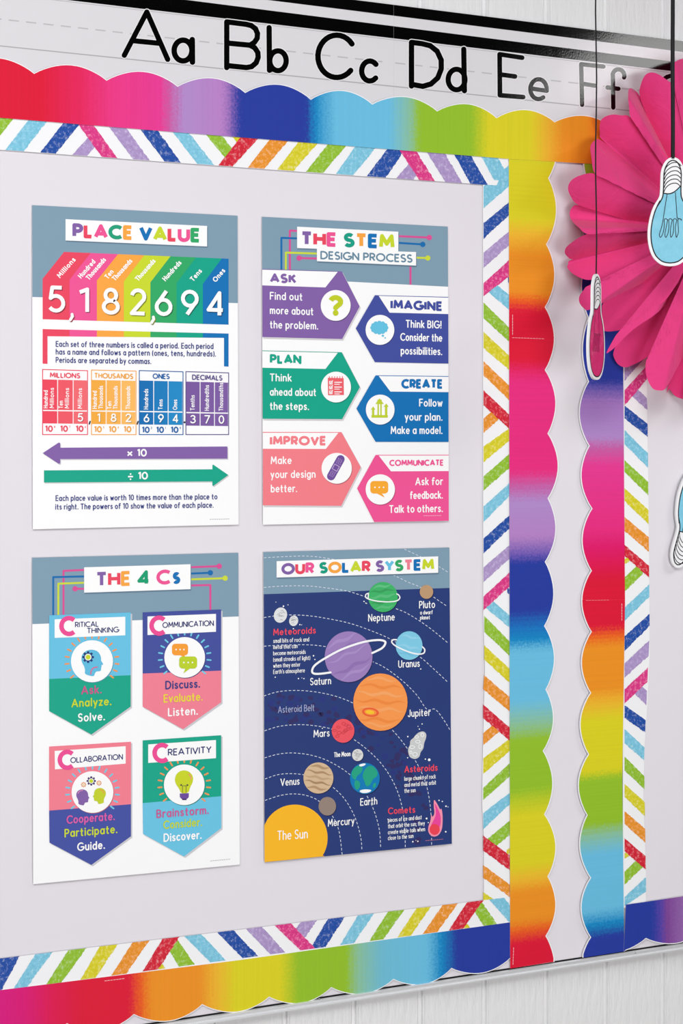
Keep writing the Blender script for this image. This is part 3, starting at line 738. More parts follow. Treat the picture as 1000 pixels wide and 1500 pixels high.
# ---- THE STEM DESIGN PROCESS
pg = Page([(383.5, 317.5), (655.7, 332), (657.2, 762.8), (385, 768.6)], 'upper right poster THE STEM DESIGN PROCESS with six arrow-shaped steps')
k = pg.ink(); k.poly([(383.5, 317.5), (655.7, 332), (656, 420), (383.9, 406)], GB, 1); pg.put(k, 'header_band')
traces(pg, [(t_b, [(412, 395), (412, 348.4), (440, 349.4)], None), (t_y, [(418.6, 396), (418.6, 370), (470, 371.6)], None), (t_p, [(424.4, 396), (424.4, 337.8), (440, 338.4)], None), (t_p, [(438, 378), (470, 378.8)], (438, 378)),
            (t_p, [(575, 345.6), (628.6, 348)], (628.6, 348)), (t_b, [(575, 355.2), (619, 358)], (619, 358)), (t_y, [(600, 377.2), (626.4, 378)], (626.4, 378)), (t_p, [(601, 380), (601, 417)], None)])
k = pg.ink(); k.poly([(436, 333.8), (584.2, 341.2), (584.2, 370.4), (436, 365.2)], (98, 126, 146), 4); k.poly([(435, 332), (583.2, 339.4), (583.2, 368.5), (435, 363.4)], WHT, 5)
text(k, 'THE STEM', 440, 360, 577.8, 364.8, 21.4, 5.6, [c_pur, c_red, c_pink, (10, 160, 134), c_org, c_blu, c_lime], 7, 'butt', track=.14)
pg.put(k, 'title_banner')
k = pg.ink(); k.poly([(465, 366), (610.2, 371), (610.2, 391), (465, 384.4)], (98, 126, 146), 7); k.poly([(464, 364.2), (609.2, 369.2), (609.2, 389), (464, 382.6)], WHT, 8)
text(k, 'DESIGN PROCESS', 469, 379.8, 604, 385, 12.4, 2.3, (104, 140, 162), 10, 'butt')
pg.put(k, 'subtitle_banner')
def bubble(k, x0, y0, x1, y1, tail, c, layer, dots=True):
    r = (y1-y0)*.28
    pts = arc(x0+r, y0+r, r, r, 180, 270, 5)+arc(x1-r, y0+r, r, r, 270, 360, 5)+arc(x1-r, y1-r, r, r, 0, 90, 5)+arc(x0+r, y1-r, r, r, 90, 180, 5)
    k.poly(pts, c, layer); k.poly(tail, c, layer)
    if dots:
        cy = (y0+y1)/2
        for f in (.26, .5, .74): k.ell(lerp(x0, x1, f), cy, 1.15, 1.15, WHT, layer+1, 10)
def gear(k, cx, cy, r, c, ci, layer, n=8, hole=.62):
    pts = []
    for i in range(n):
        a = 2*math.pi*i/n
        for da, rr in ((-.30, .78), (-.17, 1.08), (.17, 1.08), (.30, .78)): pts.append((cx+r*rr*math.cos(a+da), cy+r*rr*math.sin(a+da)))
    k.poly(pts, c, layer); k.ell(cx, cy, r*hole, r*hole, (240, 246, 240), layer+1, 24); k.ell(cx, cy, r*hole*.72, r*hole*.72, ci, layer+2, 20)
def icon_question(k):
    text(k, '?', 480.5, 462.4, 502.5, 463, 30.5, 7.4, (196, 208, 34), 9, 'butt')
def icon_thought(k):
    c = (100, 196, 228)
    for i in range(12):
        a = 2*math.pi*i/12; k.ell(555.4+10.2*math.cos(a), 480+7.2*math.sin(a), 3.1, 3.0, c, 9, 16)
    k.ell(555.4, 480, 11, 8, c, 9); k.ell(560.6, 491.8, 1.9, 1.6, c, 9, 12); k.ell(564, 495, 1.2, 1.1, c, 9, 12)
def icon_notes(k):
    c = (240, 96, 106); k.poly([(480, 553.4), (503.2, 554), (503.6, 578.6), (480.4, 579)], c, 9)
    for i in range(6): k.stroke([(482.4+i*3.8, 551.6), (482.4+i*3.8, 554.5)], 1.1, c, 9)
    for i in range(3):
        y = 560+i*7; k.stroke([(490, y), (500, y+.1)], 1.3, WHT, 10); k.stroke([(490, y+3), (497, y+3)], 1.0, WHT, 10)
        k.stroke([(482.4, y-1.5), (486.4, y-1.5), (486.4, y+2.8), (482.4, y+2.8)], .8, WHT, 10, True); k.stroke([(483, y), (484.4, y+2), (487, y-2.4)], 1.1, WHT, 11)
def icon_arrows(k):
    c = (196, 212, 44)
    for x, yt_, hw, w in ((546.4, 595.4, 3.4, 3.2), (555.8, 583.4, 6.2, 6.2), (565.4, 591, 3.6, 3.4)):
        k.poly([(x, yt_), (x+hw, yt_+hw*1.35), (x-hw, yt_+hw*1.35)], c, 9); k.poly([(x-w/2, yt_+2), (x+w/2, yt_+2), (x+w/2, 611), (x-w/2, 611)], c, 9)
    k.poly([(544, 608), (567.8, 608), (567.8, 611.8), (544, 611.8)], c, 9); k.poly([(554.9, 592), (556.7, 592), (556.7, 608), (554.9, 608)], WHT, 10)
def icon_plaster(k):
    c = (112, 78, 156); a, b = Vector((498.6, 672.6)), Vector((484.8, 697.6))
    k.stroke([a, b], 12, c, 9); d = (b-a).normalized(); n = Vector((-d.y, d.x)); m = (a+b)/2
    k.poly([m+d*4.4+n*4.4, m+d*4.4-n*4.4, m-d*4.4-n*4.4, m-d*4.4+n*4.4], (206, 178, 224), 10); k.poly([m+d*3.4+n*3.4, m+d*3.4-n*3.4, m-d*3.4-n*3.4, m-d*3.4+n*3.4], c, 11)
    for s_ in (-1, 1):
        for i in range(4):
            for j in range(3):
                p = m+d*s_*(7+i*2.3)+n*((j-1)*2.7+(.8 if i % 2 else -.8)*.5); k.ell(p.x, p.y, .62, .62, (206, 178, 224), 10, 8)
def icon_chat(k): bubble(k, 542.2, 704.6, 568.4, 723, [(550, 722), (563.6, 729), (558.6, 722)], (252, 172, 48), 9)
steps = [
 ('ASK', c_pur, [(384, 394), (500.5, 397.6), (526.6, 449), (501, 496.6), (384.3, 493.6)], [(384, 395), (494.5, 398.2), (476.5, 421), (384, 418)], (395, 434.2, 414.2, None, 14.2, 3.7), [('Find out', 395, 443, 439), ('more about', 395, 459, 460), ('the problem.', 395, 466, 481)], (491.5, 447.4, 21.9, 22.6), icon_question, 'left'),
 ('IMAGINE', c_ind, [(549, 432.4), (656.3, 435), (656.6, 532.6), (549, 530.5), (521, 481)], [(554.5, 433.4), (656.4, 436), (656.4, 460), (570.4, 458)], (571.6, 648.4, 453.2, 455.9, 14.4, 3.7), [('Think BIG!', 594, 646.4, 480), ('Consider the', 586, 647.6, 499.2), ('possibilities.', 586.6, 647.6, 519.2)], (556.3, 483.2, 21, 22), icon_thought, 'right'),
 ('PLAN', c_teal, [(384.2, 513.4), (500.5, 516), (527, 567), (501, 614), (384.6, 613.4)], [(384.2, 514.4), (494.5, 516.8), (476.5, 540.4), (384.2, 538.6)], (395, 441.4, 532.8, None, 14.2, 3.7), [('Think', 395, 427, 558.6), ('ahead about', 395, 463, 579.6), ('the steps.', 395, 452.6, 600.4)], (492, 567, 21.9, 22.6), icon_notes, 'left'),
 ('CREATE', c_blu, [(550, 549.8), (656.6, 551), (656.8, 647.4), (550, 647.2), (522, 598.5)], [(554.5, 550.8), (656.6, 552), (656.7, 574.4), (571.6, 573.6)], (587.5, 649, 569.3, 569.6, 14.2, 3.7), [('Follow', 613.6, 648, 595.6), ('your plan.', 592.6, 648, 616.2), ('Make a model.', 572, 648, 635.8)], (556.7, 600, 21, 22), icon_arrows, 'right'),
 ('IMPROVE', c_cor, [(384.8, 632.8), (500, 633), (528.4, 684.5), (499.6, 741), (385, 740.2)], [(384.8, 634), (495.4, 634), (477, 657.6), (384.8, 657.4)], (395, 478.2, 652.8, None, 14.2, 3.7), [('Make', 396.4, 427, 680), ('your design', 396, 462, 700.6), ('better.', 396.4, 435.2, 721.5)], (493, 686, 22.2, 22.6), icon_plaster, 'left'),
 ('COMMUNICATE', c_pink, [(550, 666.4), (656.9, 666.3), (657.1, 762.8), (548, 764.6), (523, 715.5)], [(554.5, 667.4), (656.9, 667.3), (656.9, 690), (572.5, 690.4)], (570, 649.8, 682.8, 682.4, 9.4, 2.1), [('Ask for', 608, 648.5, 711), ('feedback.', 600.2, 648.5, 731.2), ('Talk to others.', 569.8, 648.5, 751.6)], (556.8, 717, 21.4, 22.2), icon_chat, 'right')]
for nm, c, body, head, (hx0, hx1, hy, hy1, hh, hw), lines, (cx, cy, rx, ry), icon, side in steps:
    k = pg.ink()
    if side == 'left': k.poly([(x+1.6, y+2) for x, y in body], (214, 210, 214), 9)
    k.poly(body, c, 10); k.poly(head, WHT, 11)
    text(k, nm, hx0, hy, hx1, hy1 if hy1 else hy+pg.sl(hy)*(hx1-hx0), hh, hw, c, 12, 'butt')
    for t, x0, x1, y in lines: pg.line(k, t, x0, x1, y, 11.6, 1.95, WHT, 12)
    st = pg.put(k, 'step_panel')
    k = pg.ink(); k.ell(cx+.8, cy+1.2, rx, ry, tuple(int(q*.72) for q in c), 11); k.ell(cx, cy, rx, ry, WHT, 12)
    s0 = k.d; n0 = len(k.v); icon(k)
    k.v = k.v[:n0]+[(x, y, l+6) for x, y, l in k.v[n0:]]
    pg.put(k, 'icon_disc', st)
k = pg.ink(); k.dashes([(620, 755.6), (647, 755.2)], 2.6, .7, .8, (250, 190, 215), 13); pg.put(k, 'fine_print')

# ---- THE 4 Cs
pg = Page([(47, 817), (349, 809.7), (351, 1266.4), (48.6, 1295.2)], 'lower left poster THE 4 Cs with four pointed pennants')
k = pg.ink(); k.poly([(47, 817), (349, 809.7), (349.4, 903), (47.4, 914.2)], GB, 1); pg.put(k, 'header_band')
traces(pg, [(t_b, [(78, 905), (78, 845.4), (130, 844.2)], None), (t_y, [(85.4, 905), (85.4, 855), (130, 853.4)], None), (t_p, [(93, 905), (93, 836.2), (130, 834.6)], None), (t_p, [(110, 862.4), (130, 862.6)], (110, 862.4)),
            (t_p, [(270, 831.2), (321, 829.4)], (321, 829.4)), (t_b, [(270, 840.6), (308, 839)], (308, 839)), (t_y, [(270, 849), (329.6, 847)], (329.6, 847)), (t_p, [(270, 857.8), (308, 857), (308, 897)], None)])
k = pg.ink(); k.poly([(124.2, 832.8), (280, 828.2), (280, 865), (124.2, 870.2)], (98, 126, 146), 4); k.poly([(123.2, 831), (279, 826.5), (279, 863), (123.2, 868.2)], WHT, 5)
text(k, 'THE 4 C', 140, 860, 250, 856, 22, 5.0, [c_pur, c_red, c_org, (10, 160, 112), c_pink], 7, 'butt', track=.16)
text(k, 's', 252.6, 855.8, 264, 855.2, 24, 5.2, c_blu, 7, 'butt')
pg.put(k, 'title_banner')
def head_shape(k, cx, cy, s, c, layer, flip=1):
    pr = [(-17, -4), (-16, -12), (-10, -18), (-1, -20), (8, -17.5), (12.5, -11), (13.5, -5), (13, -3), (16.5, 2), (16, 3.6), (13.6, 4), (14.2, 6.6), (13.2, 8), (13.4, 12), (11, 13.6), (6, 13.4), (3.6, 17), (2.6, 21), (-4, 20.5), (-12, 17.5), (-11, 12), (-12.5, 6), (-15.5, 1)]
    pts = [(cx+x*s*flip, cy+y*s) for x, y in pr]
    k.poly(smooth(pts, 2, True), c, layer)
def rays(k, cx, cy, r, c, layer):
    for i in range(17):
        a = math.radians(-218+ (256/16)*i)
        k.stroke([(cx+(r+3.4)*math.cos(a), cy+(r+3.4)*math.sin(a)), (cx+(r+8.6)*math.cos(a), cy+(r+8.6)*math.sin(a))], 2.3, c, layer)
RAY_O, RAY_S = (242, 152, 84), (112, 204, 230)
def i_think(k):
    head_shape(k, 135.3, 970.4, .96, (96, 190, 226), 13); gear(k, 129, 962.6, 8, (24, 52, 116), c_lime, 14)
    k.stroke(smooth([(132.8, 988), (133.4, 982), (137, 978), (143, 977)], 3), 1.8, (214, 110, 150), 14, caps='butt')
def i_talk(k):
    bubble(k, 251.8, 943, 275.4, 960, [(262, 959), (271.4, 963.6), (270, 959)], (250, 160, 50), 13); bubble(k, 262.4, 961.6, 288.6, 979.4, [(272, 978), (268.6, 986.4), (280, 978)], (190, 212, 40), 15)
def i_team(k):
    head_shape(k, 121.4, 1167.6, .58, c_pur, 13); head_shape(k, 145.4, 1165.6, .58, (198, 212, 40), 13, -1)
    k.stroke(smooth([(114.2, 1162), (116.6, 1158.6), (121, 1157.8)], 2), 1.2, (222, 140, 190), 14); k.stroke(smooth([(146, 1156.6), (150, 1157.6), (152.6, 1161.6)], 2), 1.2, (240, 150, 80), 14)
    gear(k, 133.6, 1144, 6.4, (74, 54, 110), c_lime, 13); gear(k, 122.4, 1149.4, 3.6, (236, 140, 60), (250, 220, 170), 13); gear(k, 145, 1147, 3.6, (236, 140, 60), (250, 220, 170), 13)
def i_bulb(k):
    pts = [(264.4, 1162.4), (263, 1156), (257.4, 1149), (255.6, 1141.4), (258.6, 1133), (265, 1128.8), (272, 1128.2), (279, 1131.6), (283, 1138), (282.4, 1146), (278.4, 1153), (276.4, 1161.6)]
    k.poly(smooth(pts, 2, True), (204, 216, 36), 13); k.poly([(263.2, 1162.4), (276.6, 1161.8), (276.4, 1167.4), (274.4, 1170), (265.6, 1170.2), (263.4, 1167.8)], (108, 74, 158), 14); k.poly([(266.4, 1170), (273.4, 1169.8), (273, 1172), (266.8, 1172)], (70, 44, 110), 14)
    for x in (267.2, 272.4): k.stroke([(x, 1161), (x, 1151)], .8, (80, 70, 60), 14); k.ell(x-(2 if x < 270 else -2), 1150, 1.4, 1.4, (80, 70, 60), 14, 10)
    k.stroke([(267.2, 1151), (272.4, 1151)], .8, (80, 70, 60), 14); k.stroke(smooth([(276.6, 1134), (279, 1137), (279.6, 1141.4)], 2), 1.5, (244, 150, 120), 14)
pens = [
 ([(72, 901.4), (191.4, 897), (191.4, 1035), (133.8, 1076), (72, 1041.6)], (994.6, 989), (104, 196, 230), c_teal, [(80, 907.2), (183.4, 903.4), (183.4, 930.6), (80, 934.4)], (101, 917), [('RITICAL', 109.8, 144.6, 919.4, 8.4), ('THINKING', 127.2, 174.4, 928.2, 8.4)], (134.7, 968.6, 30.8), RAY_O, i_think,
  [('Ask.', 119, 149, 1017.4, (206, 84, 142)), ('Analyze.', 104.6, 163.2, 1036.4, c_lime), ('Solve.', 114, 153.8, 1057.6, WHT)]),
 ([(209, 897), (323.8, 892.8), (323.8, 1028.8), (268, 1068.2), (209, 1035.2)], (986.6, 982.4), (66, 78, 158), (243, 130, 150), [(216, 903), (316.2, 899.2), (316.2, 925.4), (216, 930.2)], (233, 916.4), [('OMMUNICATION', 237.8, 313.2, 920, 8.6)], (270.4, 963, 29.8), RAY_S, i_talk,
  [('Discuss.', 242, 293, 1010, (52, 60, 134)), ('Evaluate.', 239.4, 296.8, 1029.6, (238, 214, 66)), ('Listen.', 245.8, 289.8, 1049.6, WHT)]),
 ([(72, 1093.6), (191.8, 1086.6), (191.8, 1225), (133.8, 1267), (72.5, 1234.4)], (1187.4, 1178), (245, 128, 146), (66, 80, 164), [(80, 1100), (184, 1093), (184, 1118.6), (80.5, 1127)], (98.6, 1113), [('OLLABORATION', 103, 180, 1118, 8.6)], (135.4, 1160.2, 30.6), RAY_S, i_team,
  [('Cooperate.', 97.4, 168.2, 1207.2, (220, 92, 168)), ('Participate.', 94.4, 172, 1227, c_lime), ('Guide.', 113, 153.8, 1247, WHT)]),
 ([(209, 1084.6), (323.9, 1077), (323.9, 1213), (269.4, 1254.6), (209.5, 1221.6)], (1176.4, 1166.4), c_teal, (106, 198, 230), [(217, 1090.4), (316.2, 1084), (316.2, 1110.6), (217, 1117.6)], (237.4, 1103), [('REATIVITY', 245.8, 309.8, 1107.4, 10.4)], (269.8, 1149.6, 29.8), RAY_O, i_bulb,
  [('Brainstorm.', 229, 305.8, 1198.6, (202, 92, 152)), ('Consider.', 239, 296.2, 1214.8, (196, 216, 60)), ('Discover.', 239.4, 295.4, 1233.6, WHT)])]
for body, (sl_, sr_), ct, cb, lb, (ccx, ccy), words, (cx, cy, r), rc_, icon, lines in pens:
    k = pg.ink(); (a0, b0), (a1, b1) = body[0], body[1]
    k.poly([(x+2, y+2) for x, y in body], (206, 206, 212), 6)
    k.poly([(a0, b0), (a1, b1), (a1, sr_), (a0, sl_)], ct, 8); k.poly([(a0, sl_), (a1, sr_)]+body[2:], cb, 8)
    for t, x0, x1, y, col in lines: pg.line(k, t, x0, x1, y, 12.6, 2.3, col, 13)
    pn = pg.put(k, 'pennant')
    k = pg.ink(); rays(k, cx, cy, r, rc_, 9); pg.put(k, 'ray_pattern', pn)
    k = pg.ink(); k.poly(lb, WHT, 10)
    for t, x0, x1, y, h in words: pg.line(k, t, x0, x1, y, h, h*.155, (42, 48, 112), 12, 'butt')
    k.stroke(arc(ccx, ccy, 11, 11.6, 48, 312, 20), 6.6, (240, 76, 150), 13, caps='butt'); pg.put(k, 'name_label', pn)
    k = pg.ink(); k.ell(cx+.7, cy+1, r, r, tuple(int(q*.72) for q in ct), 10); k.ell(cx, cy, r, r, WHT, 11); icon(k); pg.put(k, 'icon_disc', pn)
k = pg.ink(); k.dashes([(308, 1261.2), (338, 1258.4)], 2.6, .7, .8, (175, 175, 182), 2); pg.put(k, 'fine_print')

# ---- OUR SOLAR SYSTEM
pg = Page([(385.6, 808.6), (658, 802), (661.6, 1236), (387.4, 1263.2)], 'lower right poster OUR SOLAR SYSTEM with planets on dark blue')
SPACE = (36, 58, 120)
k = pg.ink(); k.poly([(385.6, 808.6), (658, 802), (658.4, 861.2), (386, 870.4)], GB, 1); pg.put(k, 'header_band')
k = pg.ink(); k.poly([(386, 870.4), (658.4, 861.2), (661.6, 1236), (387.4, 1263.2)], SPACE, 1); pg.put(k, 'night_sky')
def G(pts): return [(370+.3*x, 790+.3*y) for x, y in pts]
def H(pts): return [(370+.3*x, 1030+.3*y) for x, y in pts]
o4 = H([(58, 135), (130, 113), (220, 105), (300, 110), (390, 128), (490, 175), (590, 255), (660, 340), (710, 440), (738, 560), (745, 708)])
o5 = G([(55, 765), (120, 745), (200, 738), (290, 743), (390, 762), (480, 795), (600, 860)])+H([(680, 130), (750, 215), (810, 310), (850, 410), (870, 540), (873, 694)])
orbits = [H([(60, 475), (130, 452), (200, 443), (270, 453), (330, 483), (385, 545), (420, 620), (437, 742)]), H([(60, 370), (120, 350), (180, 344), (250, 350), (330, 372), (385, 405), (450, 470), (500, 560), (528, 660), (533, 733)]),
          H([(58, 267), (120, 250), (190, 243), (280, 253), (370, 283), (470, 345), (540, 425), (590, 520), (618, 620), (625, 722)]), o4, o5,
          G([(55, 522), (130, 517), (260, 515), (350, 523), (470, 550), (585, 597), (650, 630), (730, 690), (800, 760), (850, 830)])+H([(890, 30), (930, 78), (965, 135)]),
          G([(55, 382), (150, 370), (260, 372), (370, 388), (480, 412), (600, 455), (690, 497), (810, 570), (880, 630), (960, 705)]), G([(55, 235), (150, 228), (270, 228), (380, 240), (470, 255), (560, 285), (690, 335), (760, 365), (860, 430), (960, 512)]),
          G([(55, 90), (150, 85), (270, 82), (390, 97), (540, 128), (680, 173), (760, 210), (820, 235), (880, 280), (960, 335)]), G([(740, 48), (850, 100), (920, 140), (960, 165)])]
k = pg.ink(); rnd = random.Random(3)
s4, s5 = spline(o4, 8), spline(o5, 8)
for i in range(150):
    t = rnd.random(); q = rnd.uniform(.08, .92)
    a = s4[int(t*(len(s4)-1))]; b = s5[int(t*(len(s5)-1))]
    cx, cy = lerp(a[0], b[0], q), lerp(a[1], b[1], q); r = rnd.uniform(2.6, 6.6)
    if cx < 392 or cy > 1236: continue
    pts = []; n = 7; ph = rnd.random()*6
    for j in range(n):
        ang = ph+2*math.pi*j/n; rr = r*rnd.uniform(.6, 1.15); pts.append((cx+rr*math.cos(ang), cy+rr*.85*math.sin(ang)))
    k.poly(smooth(pts, 1, True), (48, 44, 100) if i % 3 else (38, 52, 126), 2)
pg.put(k, 'asteroid_belt')
for ob in orbits:
    k = pg.ink(); k.dashes(spline(ob, 6), 3.6, 2.6, .85, (226, 232, 244), 3); pg.put(k, 'orbit_line')
k = pg.ink()
for x, y, r in [(415, 888, 1.2), (404, 882, .6), (421.6, 886, .7), (439, 915, .9), (429.6, 921, .9), (441.6, 915.4, .6), (459, 960.6, 1.1), (461, 966, .8), (403, 992, .9), (437, 994, 1), (445, 994, .9), (442, 993, .5), (533, 881, .9), (535.6, 883.4, .8), (537, 884, .6), (616, 980, .9), (618, 1060.5, .9), (612, 1064, .7), (614, 1068, .9), (597, 1079, 1), (596.8, 1110, .9), (622.8, 1112, 1), (628.4, 1113, 2), (642.8, 1172.4, 1), (647.6, 1174, .9), (653, 1181, 1.2), (656, 1182, .6), (624.6, 1199, 1.4), (627, 1205, .8), (652.6, 1218.4, 1.2), (604.4, 1233, 1.1), (609, 1231, .5), (611.8, 1232.4, 1), (568, 1200, .8), (472, 1067, .8), (600.8, 1227, .6)]:
    k.ell(x, y, r, r, WHT, 4, 10)
pg.put(k, 'star')
k = pg.ink(); k.poly([(406, 824), (642.6, 816.8), (642.6, 841), (406, 848)], (98, 126, 146), 4); k.poly([(405, 822), (641.6, 815), (641.6, 839), (405, 846)], WHT, 5)
text(k, 'OUR SOLAR SYSTEM', 412, 842, 635.8, 835.4, 17, 4.4, [c_pur, c_red, c_pink, (0, 158, 128), c_org, c_blu, c_lime, c_red, c_pur, c_sky, c_grn, (243, 130, 150), c_blu, c_lime], 7, 'butt', track=.15)
pg.put(k, 'title_banner')
def band(k, cx, cy, rx, ry, f0, w0, c, layer, tilt=0, wav=.05):
    """a wavy band across a printed planet"""
    ct, st_ = math.cos(tilt), math.sin(tilt); top, bot = [], []
    half = math.sqrt(max(0, 1-f0*f0))*.97
    for i in range(17):
        u = lerp(-half, half, i/16); e = 1-(abs(u)/half)**2
        y = f0+wav*math.sin(u*7+f0*9); lim = math.sqrt(max(0, 1-u*u))
        for lst, yy in ((top, y-w0*e), (bot, y+w0*e)):
            yy = max(-lim, min(lim, yy)); lst.append((cx+rx*(u*ct-yy*st_), cy+ry*(u*st_+yy*ct)))
    k.poly(top+bot[::-1], c, layer)
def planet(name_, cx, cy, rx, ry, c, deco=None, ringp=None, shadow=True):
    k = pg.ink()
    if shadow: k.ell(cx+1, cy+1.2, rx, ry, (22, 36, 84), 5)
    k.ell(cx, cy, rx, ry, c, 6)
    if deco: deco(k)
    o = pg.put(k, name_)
    if ringp:
        q = pg.ink(); q.stroke(ringp[0], ringp[1], (250, 250, 252), 9); pg.put(q, 'planet_ring', o)
lt = lambda c, f: tuple(int(q+(255-q)*f) for q in c)
dk = lambda c, f: tuple(int(q*f) for q in c)
def bands(cx, cy, rx, ry, lst, tilt=0): return lambda k: [band(k, cx, cy, rx, ry, f, w, c, 7+i % 2, tilt) for i, (f, w, c) in enumerate(lst)]
NG = (62, 182, 104)
planet('planet', 560.8, 874.6, 21.6, 22, NG, bands(560.8, 874.6, 21.6, 22, [(-.72, .08, lt(NG, .18)), (-.42, .07, dk(NG, .88)), (-.05, .1, lt(NG, .14)), (.35, .07, dk(NG, .86)), (.68, .08, lt(NG, .15))], -.12),
       ringp=([(539, 876)]+spline([(539.4, 869), (535.6, 871), (536.6, 876), (549, 880), (566, 881.6), (580, 880.4), (585.4, 876), (583.6, 871.6), (581, 870)], 6), 1.7))
planet('planet', 624.4, 867, 9.8, 10.2, (192, 154, 116))
planet('planet', 599, 945.6, 19.6, 21, (128, 204, 232), bands(599, 945.6, 19.6, 21, [(-.6, .08, (150, 214, 238)), (.1, .1, (146, 212, 236)), (.6, .07, (116, 194, 226))], .2),
       ringp=(spline([(580.4, 937), (575, 937.4), (573.8, 941), (579, 946), (590, 951.6), (603, 956.4), (614, 958.2), (620.6, 956.4), (621.8, 951.6), (618.6, 947.6)], 6), 2.0))
SA = (158, 128, 190)
planet('planet', 510.4, 962, 35, 37.2, SA, bands(510.4, 962, 35, 37.2, [(-.7, .07, (170, 142, 200)), (-.38, .06, (148, 116, 182)), (-.1, .05, (170, 142, 200)), (.42, .07, (146, 114, 180)), (.66, .06, (170, 142, 200))], -.42),
       ringp=(spline([(484, 985), (468, 987), (459, 986.4), (457, 982), (461, 974.6), (474, 965.4), (500, 951.4), (530, 941), (552, 937.6), (562.6, 939), (564, 943), (559, 949.6), (545, 956.6)], 7), 3.0))
JU = (250, 154, 78)
def jup(k):
    bands(557, 1028.5, 39.7, 42, [(-.8, .05, lt(JU, .14)), (-.55, .05, (244, 140, 62)), (-.28, .06, lt(JU, .14)), (-.02, .05, (244, 140, 62)), (.25, .06, lt(JU, .12)), (.62, .05, (244, 140, 62)), (.8, .05, lt(JU, .12))], .06)(k)
    k.ell(542.5, 1043.2, 12.4, 6.6, (240, 96, 52), 9, rot=.12); k.ell(542.2, 1043.2, 9, 4.2, (250, 150, 60), 10, rot=.12); k.ell(541.6, 1043.2, 6.4, 2.8, (252, 200, 44), 11, rot=.12)
planet('planet', 557, 1028.5, 39.7, 42, JU, jup)
MA = (240, 86, 98)
def craters(cx, cy, r, c, w, n, sd):
    def f(k):
        rn = random.Random(sd)
        for i in range(n):
            a = rn.random()*6.28; q = rn.uniform(.15, .74)*r
            k.stroke(arc(cx+q*math.cos(a), cy+q*math.sin(a), r*rn.uniform(.1, .2), r*rn.uniform(.08, .13), 0, 360, 12), w, c, 7, True)
    return f
planet('planet', 502.3, 1070.6, 16.6, 17.4, MA, craters(502.3, 1070.6, 17, (210, 62, 76), .9, 12, 2))
planet('moon', 523.6, 1106, 8.2, 8.8, (222, 222, 222), craters(523.6, 1106, 8.4, (176, 176, 176), .7, 9, 5))
VE = (216, 186, 150)
planet('planet', 466.2, 1139.6, 21.9, 22.8, VE, bands(466.2, 1139.6, 21.9, 22.8, [(-.72, .09, (182, 148, 110)), (-.36, .07, (176, 142, 106)), (-.02, .08, (196, 164, 126)), (.3, .07, (170, 136, 100)), (.66, .08, (182, 148, 110))], .16))
EA = (0, 124, 186)
def earth(k):
    gr = (32, 164, 132)
    for pts in ([(519, 1124), (527, 1120.6), (532, 1126), (528, 1133), (522, 1137), (521, 1143), (516, 1140), (514, 1132)], [(519, 1142), (526, 1144), (528, 1150), (524, 1158), (519, 1154)], [(536, 1123), (545, 1121), (552.6, 1129), (553, 1137), (546, 1141), (542, 1150), (536, 1153), (533, 1143), (530, 1136)], [(546, 1148), (551, 1146), (550, 1153), (546, 1155)]):
        k.poly(smooth(pts, 2, True), gr, 7)
    k.poly(smooth([(525, 1120.2), (533, 1118), (536, 1119), (533, 1122), (527, 1123)], 2, True), WHT, 8); k.poly(smooth([(526, 1158), (534, 1156), (545, 1157), (541, 1160.6), (534, 1162), (528, 1161)], 2, True), WHT, 8)
planet('planet', 534.2, 1140.2, 21.8, 22.8, EA, earth)
planet('planet', 479.2, 1181, 12.8, 13.6, (150, 132, 122))
k = pg.ink(); a = [(387.1, 1200)]+arc(431.5, 1227.4, 48.2, 48.8, -146, 32, 30); a = [(387.0, 1209)]+[p for p in a[1:] if p[0] > 387.6]
a = [p for p in a if p[1] < 1263-.0990*(p[0]-387.4)-.2]+[(475.6, 1254.2), (387.4, 1263)]
k.poly(a, (252, 186, 32), 6); pg.line(k, 'The Sun', 406, 450.6, 1231, 14, 1.7, WHT, 8, y1=1228); pg.put(k, 'sun')
k = pg.ink(); random.seed(4)
for cx, cy, rx, ry, rot in ((410.6, 901, 9.6, 11.4, .3), (430, 909.4, 6.6, 7.8, .2)):
    k.ell(cx, cy, rx, ry, (226, 228, 230), 6, 20, rot)
    for i in range(9):
        a = random.random()*6.28; q = random.uniform(.1, .7); k.stroke(smooth([(cx+rx*q*math.cos(a)-2, cy+ry*q*math.sin(a)), (cx+rx*q*math.cos(a), cy+ry*q*math.sin(a)-1.2), (cx+rx*q*math.cos(a)+2, cy+ry*q*math.sin(a)+.4)], 1), .7, (168, 172, 172), 7)
pg.put(k, 'meteoroid')
k = pg.ink(); k.poly(smooth(H([(798, 152), (815, 140), (835, 137), (848, 150), (846, 172), (836, 195), (834, 222), (818, 240), (815, 262), (795, 274), (770, 268), (760, 250), (757, 222), (768, 205), (768, 182), (785, 170)]), 2, True), (206, 208, 208), 6)
for x, y, a, b in ((800, 165, 9, 6), (828, 155, 7, 9), (806, 188, 11, 7), (778, 215, 12, 7), (818, 212, 8, 11), (792, 250, 11, 9), (772, 240, 5, 7)):
    k.stroke(arc(370+.3*x, 1030+.3*y, .3*a, .3*b, 0, 360, 14), .8, WHT, 7, True)
pg.put(k, 'asteroid')
k = pg.ink(); q = lambda l: [(580+.12*x, 1080+.12*y) for x, y in l]
k.poly(smooth(q([(460, 750), (500, 810), (540, 890), (552, 862), (566, 930), (568, 1040), (558, 1130), (520, 1195), (460, 1218), (410, 1190), (388, 1140), (395, 1080), (420, 1020), (428, 930), (442, 980), (470, 930), (458, 840)]), 1, True), (250, 150, 176), 6)
k.poly(smooth(q([(466, 790), (510, 870), (545, 960), (545, 1060), (520, 1120), (420, 1110), (430, 1060), (480, 970), (486, 900)]), 1, True), (240, 70, 160), 7)
